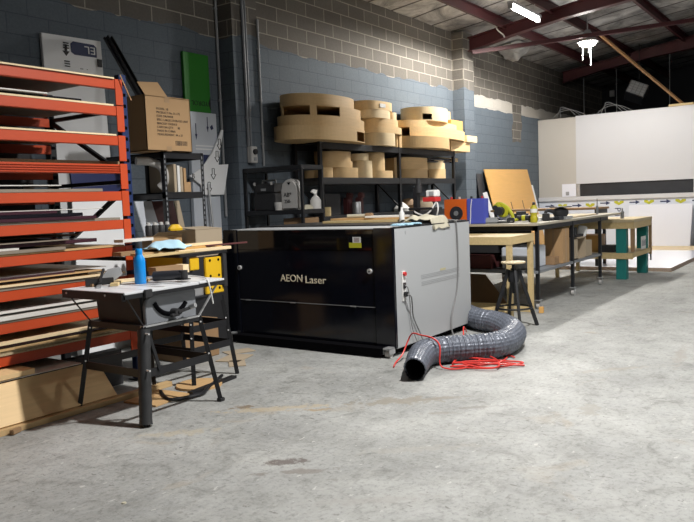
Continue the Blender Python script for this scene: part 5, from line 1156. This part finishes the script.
# ================================================================== YELLOW PLANER ON ITS STAND, WOOD ON TOP
qx0, qx1, qy0, qy1 = 3.70, 4.10, 4.06, 4.60
t = thing('tool_stand', 'black splayed tool stand under the yellow planer next to the laser cutter', 'stand', (3.9, 4.33, 0))
FT = [(qx0 + .05, qy0 + .04), (qx0 + .05, qy1 - .04), (qx1 - .04, qy0 + .02), (qx1 - .04, qy1 - .04)]
GT = [(qx0 - .04, qy0 - .05), (qx0 - .04, qy1 + .03), (qx1 + .04, qy0 - .03), (qx1 + .04, qy1 + .03)]
b = MB()
for (i, j) in ((0, 1), (0, 2), (1, 3), (2, 3)): b.bar((*FT[i], .625), (*FT[j], .625), .02, .05)
build('top_frame', b, M['black'], t)
build('plate', MB().box(qx0 + .02, qy0 + .01, .647, qx1 - .01, qy1 - .02, .66), M['black'], t)
def onl(k, z): s = 1 - z / .645; return (FT[k][0] + (GT[k][0]-FT[k][0])*s, FT[k][1] + (GT[k][1]-FT[k][1])*s, z)
for k in range(4):
    q = build('leg', MB().bar((*FT[k], .645), (*GT[k], .0), .032, .022, (1, 1, 0)), M['black'], t, bevel=.003)
    for z in (.46, .36): build('bolt', MB().cyl(Vector(onl(k, z)) + Vector((-.014, -.010, 0)), Vector(onl(k, z)) + Vector((-.018, -.016, 0)), .006, n=8), M['chrome'], q)
for z in (.42, .26):
    for (i, j) in ((0, 1), (0, 2), (1, 3), (2, 3)): build('cross_bar', MB().bar(onl(i, z), onl(j, z), .010, .05), M['black'], t)
t = thing('thickness_planer', 'yellow thickness planer with drilled side plates and black bed', 'planer', (3.9, 4.33, .661))
for y0 in (qy0 + .015, qy1 - .055):
    q = build('side_plate', MB().box(qx0 + .20, y0, .661, qx1 - .01, y0 + .025, .945), M['yellow'], t, bevel=.006)
    for x in (qx0 + .25, qx1 - .06):
        for z in (.70, .80, .92): build('plate_hole', MB().cyl((x, y0 - .0015, z), (x, y0 + .001, z), .011, n=12), M['hole'], q)
build('end_plate', MB().box(qx0 + .04, qy0 + .012, .86, qx0 + .14, qy0 + .04, .955), M['yellow'], t, bevel=.006)
build('end_plate', MB().box(qx0 + .025, qy0 + .05, .85, qx0 + .035, qy1 - .06, .965).box(qx0 + .025, qy0 + .05, .661, qx0 + .035, qy0 + .16, .85), M['yellow'], t)
build('bed', MB().box(qx0 + .035, qy0 + .045, .661, qx1 - .02, qy1 - .06, .78), M['steel'], t)
build('motor', MB().cyl((qx0 + .12, qy0 + .12, .88), (qx0 + .12, qy1 - .12, .88), .06, n=18), M['black_soft'], t)
for xa, xb in ((qx1 - .03, qx1 + .02), (qx0 + .0, qx0 + .03)): build('corner_column', MB().box(xa, qy0 - .002, .70, xb, qy0 + .05, .965), M['black_soft'], t, bevel=.006)
build('top', MB().box(qx0 - .06, qy0 + .0, .966, qx1 + .03, qy1 - .02, .990), M['black'], t, bevel=.004)
G3 = 'wood pieces on the planer'
wz0 = .991
for k, (x, y, l_, w_, h_, rz, m_, lab) in enumerate(((3.60, 4.13, .62, .06, .018, .05, 'pine', 'long pale stick along the front of the wood pile on the planer'), (3.95, 4.13, .52, .05, .024, -.06, 'ply3', 'cream stick along the front edge of the wood pile beside the laser cutter'), (3.80, 4.33, .72, .10, .020, .04, 'tan_sheet', 'tan board in the middle of the wood pile on the planer'), (4.02, 4.26, .44, .10, .034, .10, 'orange_ply', 'amber chunky board at the right end of the wood pile'), (3.70, 4.46, .60, .10, .030, -.03, 'mdf', 'brown board at the back of the wood pile on the planer'))):
    single('wood_offcut', MB().obox((x, y, wz0 + h_ / 2 + .0003 * k), (l_, w_, h_), rz), M[m_], lab, 'offcut', G3, bevel=.002)
single('wood_offcut', MB().obox((4.00, 4.30, wz0 + .047), (.52, .09, .02), -.08), M['ply3'], 'pale strip on top of the amber board', 'offcut', G3, bevel=.002)
single('timber_lath', MB().obox((4.26, 4.19, wz0 + .035), (.42, .016, .012), -.12), M['dark_red'], 'thin reddish lath jutting from the wood pile across the black machine', 'stick')
b = MB(); n = 16
for i in range(n + 1):
    for j in range(n + 1):
        x = 3.60 + .36 * i / n; y = 4.22 + .24 * j / n; u_ = (i / n - .5) * 2; v_ = (j / n - .5) * 2
        b.v.append((x + .02 * v_, y + .03 * math.sin(i * .5), wz0 + .036 + .055 * max(0, 1 - u_*u_*.9 - v_*v_) + .018 * mnoise.noise(Vector((x * 14, y * 14, 0)))))
b.f = [(i*(n+1)+j, (i+1)*(n+1)+j, (i+1)*(n+1)+j+1, i*(n+1)+j+1) for i in range(n) for j in range(n)]
o = single('cloth', b, M['lblue'], 'light blue cloth heaped on the wood pile over the planer', 'cloth')
md = o.modifiers.new('thickness', 'SOLIDIFY'); md.thickness = .008
t = thing('wood_block', 'dark block with striped pale end grain on the saw wing below the planer', 'block', (3.56, 4.16, tt))
build('block', MB().obox((3.50, 4.05, tt + .060), (.24, .10, .055), -.15), M['mdf'], t, bevel=.002)
build('end_grain', MB().obox((3.627, 4.031, tt + .060), (.05, .102, .057), -.15), M['ply3'], t)
build('spacer', MB().obox((3.50, 4.05, tt + .016), (.18, .08, .030), -.15), M['pale_bench'], t)
# bits on the floor by the machine
for k, (x, y, l_, w_, rz, lab) in enumerate(((4.55, 4.45, .30, .22, .3, 'torn cardboard piece on the floor by the planer stand'), (4.78, 4.62, .26, .16, -.4, 'cardboard scrap on the floor by the machine castor'), (4.40, 4.28, .22, .14, .8, 'small cardboard scrap in front of the stand leg'))):
    single('cardboard_scrap', MB().obox((x, y, .005), (l_, w_, .006), rz), M['card_pale'], lab, 'cardboard')
single('storage_box', MB().box(4.20, 4.70, 0, 4.62, 5.10, .34), M['mdf'], 'brown box on the floor behind the planer stand', 'box', bevel=.006)
single('black_cabinet', MB().box(5.62, 5.35, 0, 6.25, 6.05, .98), M['mach_black'], 'low dark cabinet behind the laser cutter', 'cabinet', bevel=.006)
single('bead', MB().lathe((2.02, 2.72, 0), [(0, 0), (.012, 0), (.01, .005), (0, .006)], 10), M['cream_cloth'], 'tiny pale scrap lying alone on the concrete', 'scrap')
single('cork_offcut', MB().obox((2.36, 4.18, .018), (.08, .03, .03), .4), M['mdf'], 'small brown block at the near end of the floor plywood', 'block', bevel=.004)
